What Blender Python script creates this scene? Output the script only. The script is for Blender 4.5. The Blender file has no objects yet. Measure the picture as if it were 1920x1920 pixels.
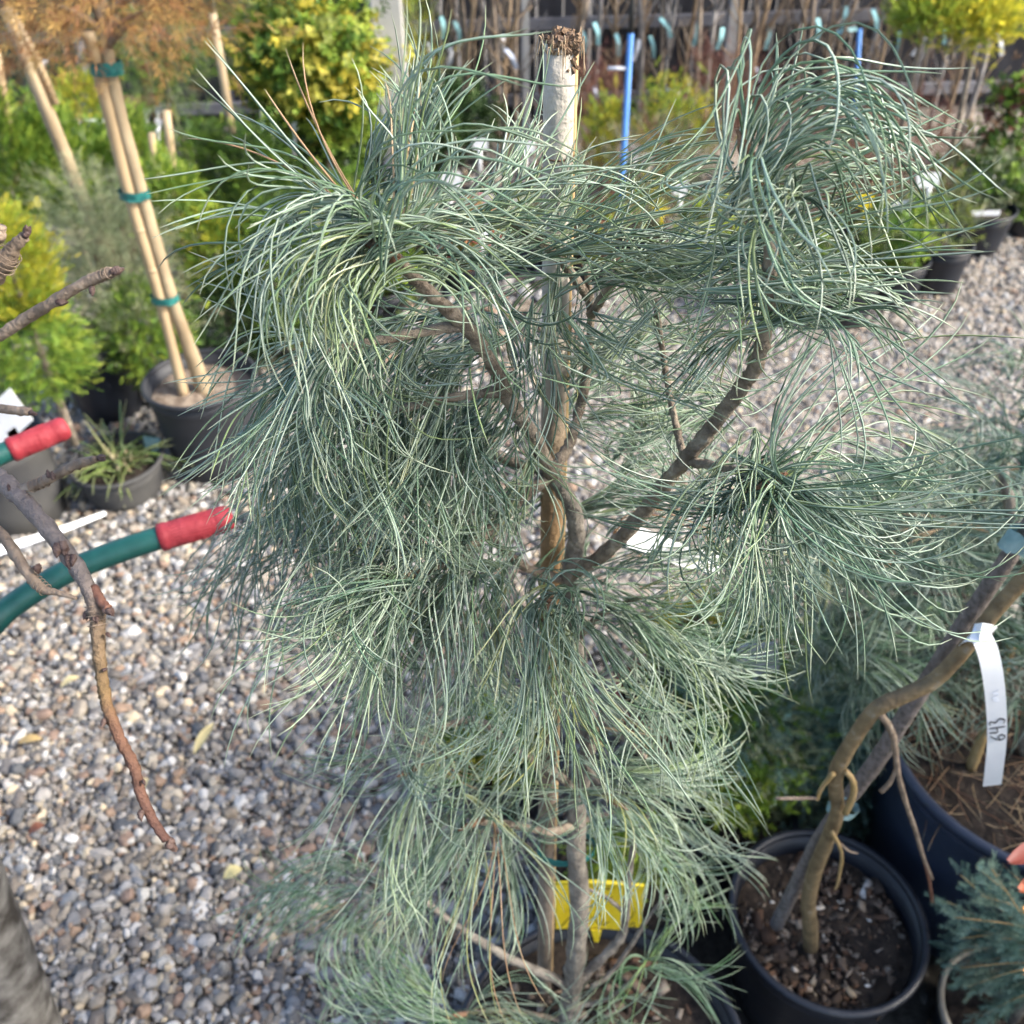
import bpy, math, random
import numpy as np
from mathutils import Vector, Matrix

random.seed(7)
RNG = np.random.default_rng(11)
R = math.radians
scene = bpy.context.scene
COL = scene.collection

# ------------------------------------------------------------------ camera
CAM_H, PITCH, ROLL, FPX = 1.55, R(40.0), R(1.6), 1844.0
Cp = np.array([0.0, 0.0, CAM_H])
Fv = np.array([0, math.cos(PITCH), -math.sin(PITCH)])
U0 = np.array([0, math.sin(PITCH), math.cos(PITCH)])
R0 = np.array([1.0, 0, 0])
Rv = math.cos(ROLL) * R0 - math.sin(ROLL) * U0
Uv = math.cos(ROLL) * U0 + math.sin(ROLL) * R0
cd = bpy.data.cameras.new("camera")
cam = bpy.data.objects.new("camera", cd)
COL.objects.link(cam)
cam.matrix_world = Matrix(((Rv[0], Uv[0], -Fv[0], Cp[0]), (Rv[1], Uv[1], -Fv[1], Cp[1]),
                           (Rv[2], Uv[2], -Fv[2], Cp[2]), (0, 0, 0, 1)))
cd.sensor_width = 36.0
cd.lens = FPX / 1920 * 36
cd.clip_start = 0.02
cd.clip_end = 500
cd.dof.use_dof = True
cd.dof.focus_distance = 0.52
cd.dof.aperture_fstop = 12.0
scene.camera = cam

# ------------------------------------------------------------------ sky, sun, exposure
SUN_DIR = Vector((0.80, -0.20, 0.62)).normalized()
world = bpy.data.worlds.new("World")
scene.world = world
world.use_nodes = True
wn = world.node_tree
bg = wn.nodes["Background"]
sky = wn.nodes.new("ShaderNodeTexSky")
sky.sky_type = 'NISHITA'
sky.sun_disc = False
sky.sun_elevation = math.asin(SUN_DIR.z)
sky.sun_rotation = math.atan2(SUN_DIR.x, SUN_DIR.y)
sky.dust_density = 2.5
sky.air_density = 1.0
bg.inputs[1].default_value = 0.14
wn.links.new(sky.outputs[0], bg.inputs[0])
sd = bpy.data.lights.new("sun", 'SUN')
sd.energy = 2.6
sd.angle = R(9)
sd.color = (1.0, 0.93, 0.82)
sun = bpy.data.objects.new("sun", sd)
COL.objects.link(sun)
sun.location = (3, -1, 6)
sun.rotation_euler = (-SUN_DIR).to_track_quat('-Z', 'Y').to_euler()
scene.view_settings.view_transform = 'Standard'
scene.view_settings.look = 'None'
scene.view_settings.gamma = 1
scene.view_settings.exposure = 1.53
scene.view_settings.use_curve_mapping = False
scene.render.engine = 'CYCLES'
scene.cycles.max_bounces = 4
scene.cycles.diffuse_bounces = 3
scene.cycles.glossy_bounces = 2
scene.cycles.transmission_bounces = 3
scene.cycles.use_adaptive_sampling = True
scene.cycles.adaptive_threshold = 0.035
scene.cycles.caustics_reflective = False
scene.cycles.caustics_refractive = False
scene.cycles.use_denoising = True


# ------------------------------------------------------------------ picture to place
def ray(px, py):
    return Fv + (px - 960) / FPX * Rv + (960 - py) / FPX * Uv


def P(px, py, Y):          # point on the upright plane y = Y
    r = ray(px, py)
    return Cp + r * (Y / r[1])


def G(px, py, z=0.0):      # point on the level plane z
    r = ray(px, py)
    return Cp + r * ((z - CAM_H) / r[2])


def D(px, py, d):          # point at a given depth
    return Cp + ray(px, py) * d


def depth(p):
    return float(np.dot(np.asarray(p) - Cp, Fv))


def img(ang, tow=0.0):     # unit direction: picture angle plus a share towards the viewer
    a = math.radians(ang)
    v = math.cos(a) * Rv + math.sin(a) * Uv - tow * Fv
    return v / np.linalg.norm(v)


def nrm(v):
    v = np.asarray(v, float)
    return v / (np.linalg.norm(v, axis=-1, keepdims=True) + 1e-12)


# ------------------------------------------------------------------ mesh helpers
def make_mesh(name, v, f, mat=None, cols=None, smooth=True):
    v = np.asarray(v, np.float32).reshape(-1, 3)
    me = bpy.data.meshes.new(name)
    if isinstance(f, np.ndarray):
        k = f.shape[1]
        me.vertices.add(len(v))
        me.vertices.foreach_set("co", v.ravel())
        me.loops.add(f.size)
        me.loops.foreach_set("vertex_index", f.astype(np.int32).ravel())
        me.polygons.add(len(f))
        me.polygons.foreach_set("loop_start", np.arange(0, f.size, k, dtype=np.int32))
        me.polygons.foreach_set("loop_total", np.full(len(f), k, np.int32))
    else:
        me.from_pydata([tuple(map(float, p)) for p in v], [], [tuple(q) for q in f])
    me.update()
    if smooth:
        me.polygons.foreach_set("use_smooth", np.ones(len(me.polygons), bool))
    if cols is not None:
        ca = me.color_attributes.new("Col", 'FLOAT_COLOR', 'POINT')
        c = np.ones((len(v), 4), np.float32)
        c[:, :3] = cols
        ca.data.foreach_set("color", c.ravel())
    if mat:
        me.materials.append(mat)
    return me


def link(name, me, parent=None):
    o = bpy.data.objects.new(name, me)
    COL.objects.link(o)
    if parent is not None:
        o.parent = parent
    return o


def tag(o, label=None, cat=None, group=None, kind=None):
    if label: o["label"] = label
    if cat: o["category"] = cat
    if group: o["group"] = group
    if kind: o["kind"] = kind
    return o


def thing(name, label, cat, loc=(0, 0, 0), group=None):
    o = bpy.data.objects.new(name, None)
    COL.objects.link(o)
    o.empty_display_size = 0.02
    o.location = [float(c) for c in loc]
    return tag(o, label, cat, group)


def part(name, parent, v, f, mat, cols=None, smooth=True):
    """part mesh given in world coordinates, stored relative to its thing"""
    off = Vector((0, 0, 0))
    q = parent
    while q is not None:
        off += q.location
        q = q.parent
    v = np.asarray(v, float).reshape(-1, 3) - np.array(off)
    return link(name, make_mesh(name, v, f, mat, cols, smooth), parent)


class MB:
    def __init__(s): s.v = []; s.f = []; s.n = 0; s.c = []

    def add(s, v, f, col=None):
        v = np.asarray(v, float).reshape(-1, 3)
        for q in f: s.f.append(tuple(int(i) + s.n for i in q))
        s.v.append(v); s.n += len(v)
        s.c.append(np.tile(np.asarray(col if col is not None else (1, 1, 1), float), (len(v), 1)))
        return s

    def get(s): return np.concatenate(s.v), s.f

    def part(s, name, parent, mat, smooth=True, usecol=False):
        v, f = s.get()
        return part(name, parent, v, f, mat, np.concatenate(s.c) if usecol else None, smooth)


def spline(pts, n=8):
    """Catmull-Rom through the points"""
    p = np.asarray(pts, float)
    if len(p) < 3:
        t = np.linspace(0, 1, n + 1)[:, None]
        return p[0] * (1 - t) + p[-1] * t
    q = np.vstack([2 * p[0] - p[1], p, 2 * p[-1] - p[-2]])
    out = []
    for i in range(1, len(q) - 2):
        for k in range(n):
            t = k / n
            a, b, c, d = q[i - 1], q[i], q[i + 1], q[i + 2]
            out.append(0.5 * (2 * b + (c - a) * t + (2 * a - 5 * b + 4 * c - d) * t * t + (3 * b - a - 3 * c + d) * t ** 3))
    out.append(q[-2])
    return np.array(out)


def tube(pts, rad, sides=8, cap=True, wob=0.0, seed=0):
    p = np.asarray(pts, float)
    n = len(p)
    rad = np.interp(np.linspace(0, 1, n), np.linspace(0, 1, len(rad)), rad) if np.ndim(rad) else np.full(n, rad)
    rg = np.random.default_rng(seed)
    d = np.gradient(p, axis=0)
    d = nrm(d)
    ref = np.array([0.13, 0.27, 0.95]) if abs(d[0][2]) < 0.9 else np.array([1, 0, 0.1])
    x = np.cross(d[0], ref); x /= np.linalg.norm(x)
    vs = []
    for i in range(n):
        x = x - d[i] * np.dot(x, d[i]); x /= np.linalg.norm(x) + 1e-12
        y = np.cross(d[i], x)
        for k in range(sides):
            a = 2 * math.pi * k / sides
            r = rad[i] * (1 + wob * rg.normal())
            vs.append(p[i] + r * (math.cos(a) * x + math.sin(a) * y))
    f = []
    for i in range(n - 1):
        for k in range(sides):
            k2 = (k + 1) % sides
            f.append((i * sides + k, i * sides + k2, (i + 1) * sides + k2, (i + 1) * sides + k))
    if cap:
        f.append(tuple(range(sides))[::-1])
        f.append(tuple((n - 1) * sides + k for k in range(sides)))
    return np.array(vs), f


def box(c, s, rot=None):
    v = np.array([(x, y, z) for x in (-.5, .5) for y in (-.5, .5) for z in (-.5, .5)]) * np.asarray(s)
    if rot is not None: v = v @ np.asarray(rot).T
    return v + np.asarray(c), [(0, 1, 3, 2), (4, 6, 7, 5), (0, 4, 5, 1), (2, 3, 7, 6), (0, 2, 6, 4), (1, 5, 7, 3)]


def lathe(prof, c, seg=40, wob=0.0):
    """prof: list of (radius, height); turned about the upright axis through c"""
    c = np.asarray(c, float)
    v, f = [], []
    for i, (r, z) in enumerate(prof):
        for k in range(seg):
            a = 2 * math.pi * k / seg
            rr = r * (1 + wob * math.sin(2 * a + 0.7 + c[0] * 9))
            v.append((c[0] + rr * math.cos(a), c[1] + rr * math.sin(a), c[2] + z))
    for i in range(len(prof) - 1):
        for k in range(seg):
            k2 = (k + 1) % seg
            f.append((i * seg + k, i * seg + k2, (i + 1) * seg + k2, (i + 1) * seg + k))
    return np.array(v), f


# ------------------------------------------------------------------ materials
def lin(h):
    h = h.lstrip('#')
    return tuple(((int(h[i:i + 2], 16) / 255) / 12.92 if int(h[i:i + 2], 16) / 255 <= 0.04045 else ((int(h[i:i + 2], 16) / 255 + 0.055) / 1.055) ** 2.4) for i in (0, 2, 4))


def mat(name, c1, c2=None, scale=30, rough=0.7, bump=0.0, bscale=None, stretch=None, spec=0.4, c3=None, detail=6, coord='Object'):
    m = bpy.data.materials.new(name)
    m.use_nodes = True
    nt = m.node_tree; N = nt.nodes; L = nt.links
    b = N["Principled BSDF"]
    b.inputs["Roughness"].default_value = rough
    b.inputs["Specular IOR Level"].default_value = spec
    tc = N.new("ShaderNodeTexCoord")
    mp = N.new("ShaderNodeMapping")
    if stretch: mp.inputs["Scale"].default_value = stretch
    L.new(tc.outputs[coord], mp.inputs[0])
    if c2 is None: c2 = tuple(x * 0.8 for x in c1)
    ns = N.new("ShaderNodeTexNoise"); ns.inputs["Scale"].default_value = scale; ns.inputs["Detail"].default_value = detail
    L.new(mp.outputs[0], ns.inputs["Vector"])
    rp = N.new("ShaderNodeValToRGB")
    e = rp.color_ramp.elements
    e[0].position = 0.36; e[0].color = (*c1, 1)
    e[1].position = 0.64; e[1].color = (*c2, 1)
    if c3 is not None:
        k = e.new(0.72); k.color = (*c3, 1)
    L.new(ns.outputs["Fac"], rp.inputs[0])
    L.new(rp.outputs[0], b.inputs["Base Color"])
    if bump:
        n2 = N.new("ShaderNodeTexNoise"); n2.inputs["Scale"].default_value = bscale or scale * 3; n2.inputs["Detail"].default_value = 8
        L.new(mp.outputs[0], n2.inputs["Vector"])
        bp = N.new("ShaderNodeBump"); bp.inputs["Strength"].default_value = bump; bp.inputs["Distance"].default_value = 0.004
        L.new(n2.outputs["Fac"], bp.inputs["Height"])
        L.new(bp.outputs[0], b.inputs["Normal"])
    return m


def leafmat(name, rough=0.5, trans=0.25, spec=0.4, var=0.25, scale=40):
    """foliage: colour from the vertex attribute, a little noise, light passing through"""
    m = bpy.data.materials.new(name)
    m.use_nodes = True
    nt = m.node_tree; N = nt.nodes; L = nt.links
    b = N["Principled BSDF"]
    b.inputs["Roughness"].default_value = rough
    b.inputs["Specular IOR Level"].default_value = spec
    at = N.new("ShaderNodeAttribute"); at.attribute_name = "Col"
    tc = N.new("ShaderNodeTexCoord")
    ns = N.new("ShaderNodeTexNoise"); ns.inputs["Scale"].default_value = scale
    L.new(tc.outputs["Object"], ns.inputs["Vector"])
    mr = N.new("ShaderNodeMapRange"); mr.inputs[3].default_value = 1 - var; mr.inputs[4].default_value = 1 + var
    L.new(ns.outputs["Fac"], mr.inputs[0])
    mx = N.new("ShaderNodeMix"); mx.data_type = 'RGBA'; mx.blend_type = 'MULTIPLY'; mx.inputs[0].default_value = 1
    L.new(at.outputs["Color"], mx.inputs[6]); L.new(mr.outputs[0], mx.inputs[7])
    L.new(mx.outputs[2], b.inputs["Base Color"])
    if trans:
        tr = N.new("ShaderNodeBsdfTranslucent")
        L.new(mx.outputs[2], tr.inputs[0])
        ms = N.new("ShaderNodeMixShader"); ms.inputs[0].default_value = trans
        L.new(b.outputs[0], ms.inputs[1]); L.new(tr.outputs[0], ms.inputs[2])
        L.new(ms.outputs[0], N["Material Output"].inputs[0])
    return m


M = {}
M['needle'] = leafmat('pine_needle', rough=0.36, trans=0.12, spec=0.5, var=0.2, scale=25)
def barkv(name, scale=90, var=.5, bump=.8):
    m = leafmat(name, .75, 0, .3, var, scale)
    N = m.node_tree.nodes; L = m.node_tree.links
    tc = [n for n in N if n.bl_idname == "ShaderNodeTexCoord"][0]
    n2 = N.new("ShaderNodeTexNoise"); n2.inputs["Scale"].default_value = scale * 3; n2.inputs["Detail"].default_value = 8
    L.new(tc.outputs["Object"], n2.inputs["Vector"])
    bp = N.new("ShaderNodeBump"); bp.inputs["Strength"].default_value = bump; bp.inputs["Distance"].default_value = .003
    L.new(n2.outputs["Fac"], bp.inputs["Height"]); L.new(bp.outputs[0], N["Principled BSDF"].inputs["Normal"])
    return m


M['bark_v'] = barkv('blended_twig_bark', 110, .55)  # bark tones blend along the twig by vertex colour
M['leaf'] = leafmat('leaf', rough=0.5, trans=0.3)
M['frond'] = leafmat('frond', rough=0.6, trans=0.3, spec=0.3)
M['bark_pine'] = mat('pine_bark', (.14, .11, .085), (.31, .26, .20), 90, .85, 1.0, 220, c3=(.44, .40, .33), detail=10)
M['bark_low'] = mat('smooth_pine_bark', (.12, .105, .09), (.27, .24, .20), 70, .8, .9, 200, c3=(.38, .35, .30), stretch=(1, 1, .8), detail=10)
M['bark_tan'] = mat('tan_bark', (.27, .20, .12), (.42, .33, .21), 22, .75, .5, 90, stretch=(1, 1, .35))
M['bamboo'] = mat('bamboo', (.36, .26, .15), (.52, .40, .25), 14, .5, .25, 60, stretch=(1, 1, .15))
M['bark_twig'] = mat('twig_bark', (.15, .11, .08), (.27, .205, .15), 70, .7, .8, 220, c3=(.36, .30, .24))
M['bark_olive'] = mat('olive_twig_bark', (.27, .19, .08), (.36, .25, .12), 60, .55, .5, 200)
M['bark_red'] = mat('red_twig_bark', (.13, .055, .035), (.22, .11, .07), 60, .5, .5, 200)
M['bud'] = mat('bud', (.055, .03, .026), (.13, .085, .07), 120, .6, .7, 300)
M['bark_grey'] = mat('grey_trunk_bark', (.035, .03, .025), (.19, .18, .165), 32, .85, .5, 60, stretch=(1, 1, 1), c3=(.30, .29, .27), detail=12)
M['stake'] = barkv('weathered_stake', 70, .5, .7)
M['stake_tan'] = mat('sunlit_stake_edge', (.50, .33, .16), (.62, .45, .24), 30, .8, .5, 120, stretch=(1, 1, .1))  # warm tan of the split wood, with sunlight painted in
M['rot'] = mat('rotten_wood', (.10, .06, .04), (.24, .16, .10), 90, .95, 1.0, 240)
M['fibre'] = mat('wood_fibre', (.34, .24, .15), (.5, .38, .26), 60, .9, .3)
M['pot'] = mat('black_plastic_pot', (.010, .012, .018), (.017, .020, .028), 9, .42, .12, 60, spec=.45, c3=(.032, .034, .04))
M['pot_dusty'] = mat('dusty_plastic_pot', (.028, .030, .036), (.085, .083, .080), 5, .7, .15, 60, spec=.3)
M['pot_grey'] = mat('grey_plastic_pot', (.020, .022, .028), (.042, .044, .05), 5, .55, .12, 60, spec=.4)
M['pot_tan'] = mat('tan_pot_rim', (.26, .22, .17), (.36, .32, .26), 20, .6, .2, 60)
M['pot_red'] = mat('terracotta_pot', (.19, .05, .035), (.27, .08, .06), 20, .7, .2, 60)
M['soil'] = mat('potting_soil', (.014, .010, .008), (.05, .036, .026), 60, .95, 1.0, 130, c3=(.11, .085, .065))
M['soil_pale'] = mat('dry_soil', (.14, .105, .08), (.28, .23, .18), 50, .95, 1.0, 110)
M['ground'] = mat('gravel_base', (.09, .08, .07), (.20, .18, .155), 60, .95, 1.0, 120)
M['bed'] = mat('dark_earth', (.016, .014, .011), (.05, .043, .035), 35, .95, 1.0, 90)
M['fence'] = mat('black_boards', (.013, .013, .018), (.035, .035, .043), 12, .7, .4, 60, stretch=(1, 1, .1))
M['rail'] = mat('grey_rail', (.13, .13, .15), (.2, .2, .22), 14, .6, .2, 60)
M['post'] = mat('galvanised_post', (.36, .36, .35), (.48, .47, .45), 6, .55, .1, 60)
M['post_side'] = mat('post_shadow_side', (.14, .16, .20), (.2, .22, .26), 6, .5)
M['white'] = mat('white_plastic', (.74, .75, .78), (.84, .85, .86), 18, .45, .03, 60)
M['turq'] = mat('turquoise_plastic', (.24, .50, .52), (.34, .60, .60), 18, .5)
M['paleblue'] = mat('pale_blue_plastic', (.48, .53, .66), (.6, .64, .74), 18, .5)
M['blue'] = mat('blue_paint', (.05, .18, .50), (.09, .26, .60), 8, .5, .1, 60)
M['yellow'] = mat('yellow_plastic', (.72, .55, .02), (.80, .64, .04), 30, .4, .1, 120, c3=(.62, .44, .03))
M['dirt'] = mat('dirt_smear', (.11, .085, .01), (.2, .15, .02), 90, .9)
M['ink'] = mat('black_ink', (.012, .012, .016), (.02, .02, .025), 30, .5)
M['ink_faint'] = mat('faded_ink', (.42, .46, .55), (.52, .56, .64), 30, .6)
M['tape'] = mat('green_tie_tape', (.012, .10, .10), (.03, .19, .17), 60, .4, .4, 160)
M['tape_pale'] = mat('pale_tie_tape', (.17, .30, .31), (.27, .40, .40), 60, .5, .3, 120)
M['handle'] = mat('green_enamel', (.006, .062, .055), (.012, .09, .078), 40, .4, .15, 90, spec=.5, c3=(.035, .10, .085), detail=10)
M['grip'] = mat('red_rubber', (.25, .020, .030), (.33, .042, .054), 45, .6, .25, 240, c3=(.14, .035, .03), detail=10)
M['rubber'] = mat('black_rubber', (.02, .02, .02), (.03, .03, .03), 20, .8)
M['chip'] = leafmat('soil_chip', rough=.85, trans=0, spec=.2)
M['wire'] = mat('white_wire', (.6, .62, .68), (.7, .72, .76), 20, .5)
M['brownwood'] = mat('brown_bench_wood', (.12, .05, .035), (.18, .08, .06), 20, .7, .3)


def pebble_mat():
    m = bpy.data.materials.new("pebble")
    m.use_nodes = True
    nt = m.node_tree; N = nt.nodes; L = nt.links
    b = N["Principled BSDF"]
    b.inputs["Roughness"].default_value = 0.62
    b.inputs["Specular IOR Level"].default_value = 0.35
    oi = N.new("ShaderNodeObjectInfo")
    rp = N.new("ShaderNodeValToRGB")
    cr = rp.color_ramp; cr.interpolation = 'CONSTANT'
    cols = [(.22, .205, .18), (.09, .09, .095), (.30, .25, .19), (.16, .125, .09), (.40, .385, .36), (.055, .06, .068), (.26, .24, .22),
            (.20, .155, .105), (.13, .13, .135), (.34, .295, .225), (.17, .15, .125), (.47, .455, .43), (.11, .10, .095), (.24, .20, .15),
            (.25, .155, .09), (.19, .19, .20), (.075, .072, .07), (.27, .26, .25), (.45, .36, .23), (.145, .12, .10), (.22, .19, .155),
            (.42, .395, .35), (.10, .085, .07), (.20, .185, .17), (.33, .30, .27), (.15, .16, .175), (.25, .22, .17), (.21, .13, .085)]
    e = cr.elements
    e[0].position = 0; e[0].color = (*cols[0], 1)
    e[1].position = 1 / len(cols); e[1].color = (*cols[1], 1)
    for i in range(2, len(cols)):
        k = e.new(i / len(cols)); k.color = (*cols[i], 1)
    for k in e:
        c = k.color; g = (c[0] + c[1] + c[2]) / 3; k.color = tuple((x * .85 + g * .15) * .92 + w for x, w in zip(c[:3], (.020, .020, .021))) + (1,)
    L.new(oi.outputs["Random"], rp.inputs[0])
    tc = N.new("ShaderNodeTexCoord")
    ns = N.new("ShaderNodeTexNoise"); ns.inputs["Scale"].default_value = 1.6; ns.inputs["Detail"].default_value = 9; ns.inputs["Roughness"].default_value = .7
    ns.noise_dimensions = '4D'
    ad = N.new("ShaderNodeMath"); ad.operation = 'MULTIPLY'; ad.inputs[1].default_value = 50
    L.new(oi.outputs["Random"], ad.inputs[0]); L.new(ad.outputs[0], ns.inputs["W"])
    L.new(tc.outputs["Object"], ns.inputs["Vector"])
    mr = N.new("ShaderNodeMapRange"); mr.inputs[1].default_value = .25; mr.inputs[2].default_value = .75
    mr.inputs[3].default_value = .62; mr.inputs[4].default_value = 1.4
    L.new(ns.outputs["Fac"], mr.inputs[0])
    mx = N.new("ShaderNodeMix"); mx.data_type = 'RGBA'; mx.blend_type = 'MULTIPLY'; mx.inputs[0].default_value = 1
    L.new(rp.outputs[0], mx.inputs[6]); L.new(mr.outputs[0], mx.inputs[7])
    L.new(mx.outputs[2], b.inputs["Base Color"])
    bp = N.new("ShaderNodeBump"); bp.inputs["Strength"].default_value = .35; bp.inputs["Distance"].default_value = .003
    L.new(ns.outputs["Fac"], bp.inputs["Height"]); L.new(bp.outputs[0], b.inputs["Normal"])
    return m


M['pebble'] = pebble_mat()

# ------------------------------------------------------------------ ground
gv = [(-60, -20, 0), (60, -20, 0), (60, 90, 0), (-60, 90, 0)]
ground = tag(link("ground", make_mesh("ground", gv, [(0, 1, 2, 3)], M['ground'], smooth=False)), kind="structure")
# earth bed under the pots beside the path, a low uneven sheet
nb = 60
bx = np.linspace(0.16, 2.2, nb); by = np.linspace(0.15, 1.32, nb)
XX, YY = np.meshgrid(bx, by)
ZZ = 0.010 + 0.006 * np.sin(XX * 23 + YY * 11) + 0.004 * np.sin(YY * 37 - XX * 17)
bv = np.stack([XX + 0.05 * np.sin(YY * 9), YY + 0.06 * np.sin(XX * 5), ZZ], -1).reshape(-1, 3)
bf = [(j * nb + i, j * nb + i + 1, (j + 1) * nb + i + 1, (j + 1) * nb + i) for j in range(nb - 1) for i in range(nb - 1)]
tag(link("earth_bed_ground", make_mesh("earth_bed_ground", bv, bf, M['bed'])), kind="structure")


def ico(sub):
    t = (1 + 5 ** .5) / 2
    v = [(-1, t, 0), (1, t, 0), (-1, -t, 0), (1, -t, 0), (0, -1, t), (0, 1, t), (0, -1, -t), (0, 1, -t), (t, 0, -1), (t, 0, 1), (-t, 0, -1), (-t, 0, 1)]
    f = [(0, 11, 5), (0, 5, 1), (0, 1, 7), (0, 7, 10), (0, 10, 11), (1, 5, 9), (5, 11, 4), (11, 10, 2), (10, 7, 6), (7, 1, 8),
         (3, 9, 4), (3, 4, 2), (3, 2, 6), (3, 6, 8), (3, 8, 9), (4, 9, 5), (2, 4, 11), (6, 2, 10), (8, 6, 7), (9, 8, 1)]
    v = [np.array(p) / np.linalg.norm(p) for p in v]
    for _ in range(sub):
        cache = {}; nf = []

        def mid(a, b):
            k = (min(a, b), max(a, b))
            if k not in cache:
                m = v[a] + v[b]; v.append(m / np.linalg.norm(m)); cache[k] = len(v) - 1
            return cache[k]
        for a, b, c in f:
            ab, bc, ca = mid(a, b), mid(b, c), mid(c, a)
            nf += [(a, ab, ca), (b, bc, ab), (c, ca, bc), (ab, bc, ca)]
        f = nf
    return np.array(v), np.array(f)


pebcol = bpy.data.collections.new("pebble_shapes")
iv, ifc = ico(3)
for k in range(10):
    rg = np.random.default_rng(100 + k)
    w = iv.copy()
    # squash towards a few random planes to get worn facets, then swell smoothly
    for _ in range(9):
        nn = nrm(rg.normal(size=3)); lim = rg.uniform(.62, .92)
        dd = w @ nn
        over = np.maximum(dd - lim, 0)
        w = w - np.outer(over * rg.uniform(.7, .95), nn)
    for _ in range(3):
        kv = rg.normal(size=3) * 1.6
        w = w * (1 + 0.06 * np.sin(w @ kv + rg.uniform(0, 6)))[:, None]
    o = bpy.data.objects.new("pebble_shape", make_mesh("pebble_shape", w, ifc, M['pebble']))
    pebcol.objects.link(o)


def scatter(name, pts, rot, scl, idx, coll, label):
    me = bpy.data.meshes.new(name)
    me.vertices.add(len(pts)); me.vertices.foreach_set("co", np.asarray(pts, np.float32).ravel())
    for nm, ty, arr, key in (("rot", 'FLOAT_VECTOR', rot, "vector"), ("scl", 'FLOAT_VECTOR', scl, "vector"), ("idx", 'INT', idx, "value")):
        a = me.attributes.new(nm, ty, 'POINT')
        a.data.foreach_set(key, np.asarray(arr, np.int32 if ty == 'INT' else np.float32).ravel())
    o = link(name, me)
    ng = bpy.data.node_groups.new(name + "_scatter", 'GeometryNodeTree')
    ng.interface.new_socket("Geometry", in_out='INPUT', socket_type='NodeSocketGeometry')
    ng.interface.new_socket("Geometry", in_out='OUTPUT', socket_type='NodeSocketGeometry')
    N = ng.nodes; L = ng.links
    gi = N.new("NodeGroupInput"); go = N.new("NodeGroupOutput")
    ip = N.new("GeometryNodeInstanceOnPoints")
    ci = N.new("GeometryNodeCollectionInfo")
    ci.inputs["Collection"].default_value = coll
    ci.inputs["Separate Children"].default_value = True
    ci.inputs["Reset Children"].default_value = True
    ip.inputs["Pick Instance"].default_value = True

    def na(nm, ty):
        n = N.new("GeometryNodeInputNamedAttribute"); n.data_type = ty; n.inputs[0].default_value = nm
        return [s for s in n.outputs if s.enabled and s.name == "Attribute"][0]
    er = N.new("FunctionNodeEulerToRotation")
    L.new(na("rot", 'FLOAT_VECTOR'), er.inputs[0])
    L.new(gi.outputs[0], ip.inputs["Points"])
    L.new(ci.outputs[0], ip.inputs["Instance"])
    L.new(na("idx", 'INT'), ip.inputs["Instance Index"])
    L.new(er.outputs[0], ip.inputs["Rotation"])
    L.new(na("scl", 'FLOAT_VECTOR'), ip.inputs["Scale"])
    L.new(ip.outputs[0], go.inputs[0])
    md = o.modifiers.new("scatter", 'NODES'); md.node_group = ng
    return tag(o, label, "gravel", kind="stuff")


def pebble_field(x0, x1, y0, y1, step, size, keep=None, seed=1, zj=.012):
    rg = np.random.default_rng(seed)
    gx, gy = np.meshgrid(np.arange(x0, x1, step), np.arange(y0, y1, step))
    p = np.stack([gx.ravel(), gy.ravel()], 1)
    p += rg.uniform(-.6, .6, p.shape) * step
    if keep is not None: p = p[keep(p)]
    n = len(p)
    s = size * np.exp(rg.normal(0, .36, n))
    s = np.clip(s, size * .45, size * 2.0)
    scl = np.stack([s * rg.uniform(.95, 1.5, n), s * rg.uniform(.75, 1.05, n), s * rg.uniform(.5, .85, n)], 1)
    rot = np.stack([rg.normal(0, .45, n), rg.normal(0, .45, n), rg.uniform(0, 6.28, n)], 1)
    z = rg.uniform(0, zj, n) + s * .15
    return np.column_stack([p, z]), rot, scl, rg.integers(0, 10, n)


inbed = lambda p: (p[:, 0] > 0.2) & (p[:, 1] < 1.28)
near = lambda p: ~inbed(p) & ~((p[:, 1] > 1.42 + .1 * np.sin(p[:, 0] * 7)) & (p[:, 0] > .15))
A = pebble_field(-1.25, .75, .28, 1.75, .0110, .0080, keep=near, seed=3)
A2 = pebble_field(-1.5, .2, 1.7, 2.5, .0118, .0080, seed=8)
A3 = pebble_field(-1.1, .4, .3, 1.5, .0105, .0036, keep=near, seed=9, zj=.016)
B = pebble_field(.15, 3.0, 1.25, 4.0, .0120, .0058, keep=lambda p: ~near(p) & ~inbed(p), seed=4, zj=.007)
B2 = pebble_field(-3.2, .2, 2.5, 4.2, .03, .016, seed=5)
B3 = pebble_field(-3.2, -1.25, .2, 2.5, .022, .013, seed=6)
B2 = [np.concatenate([a, b]) for a, b in zip(B2, B3)]
A = [np.concatenate([a, b, c]) for a, b, c in zip(A, A2, A3)]
pv = [(.12, 1.3, .004), (4.5, 1.3, .004), (4.5, 4.6, .004), (.12, 4.6, .004)]
tag(link("path", make_mesh("path", pv, [(0, 1, 2, 3)], mat('sandy_path', (.27, .235, .20), (.38, .34, .29), 70, .95, 1.0, 160, c3=(.45, .42, .37)), smooth=False)), kind="structure")
C_ = [np.concatenate([a, b, c]) for a, b, c in zip(A, B, B2)]
scatter("gravel", *C_, pebcol, "mixed grey and tan river pebbles covering the path")

# ------------------------------------------------------------------ needles
NEEDLE_PAL = np.array([[.14, .22, .118], [.12, .20, .13], [.19, .26, .115], [.066, .12, .072], [.15, .235, .15]])
PALE = np.array([.62, .71, .60])
BROWN = np.array([[.42, .25, .13], [.36, .20, .10], [.50, .34, .19]])
YELLOW = np.array([.38, .40, .14])


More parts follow.
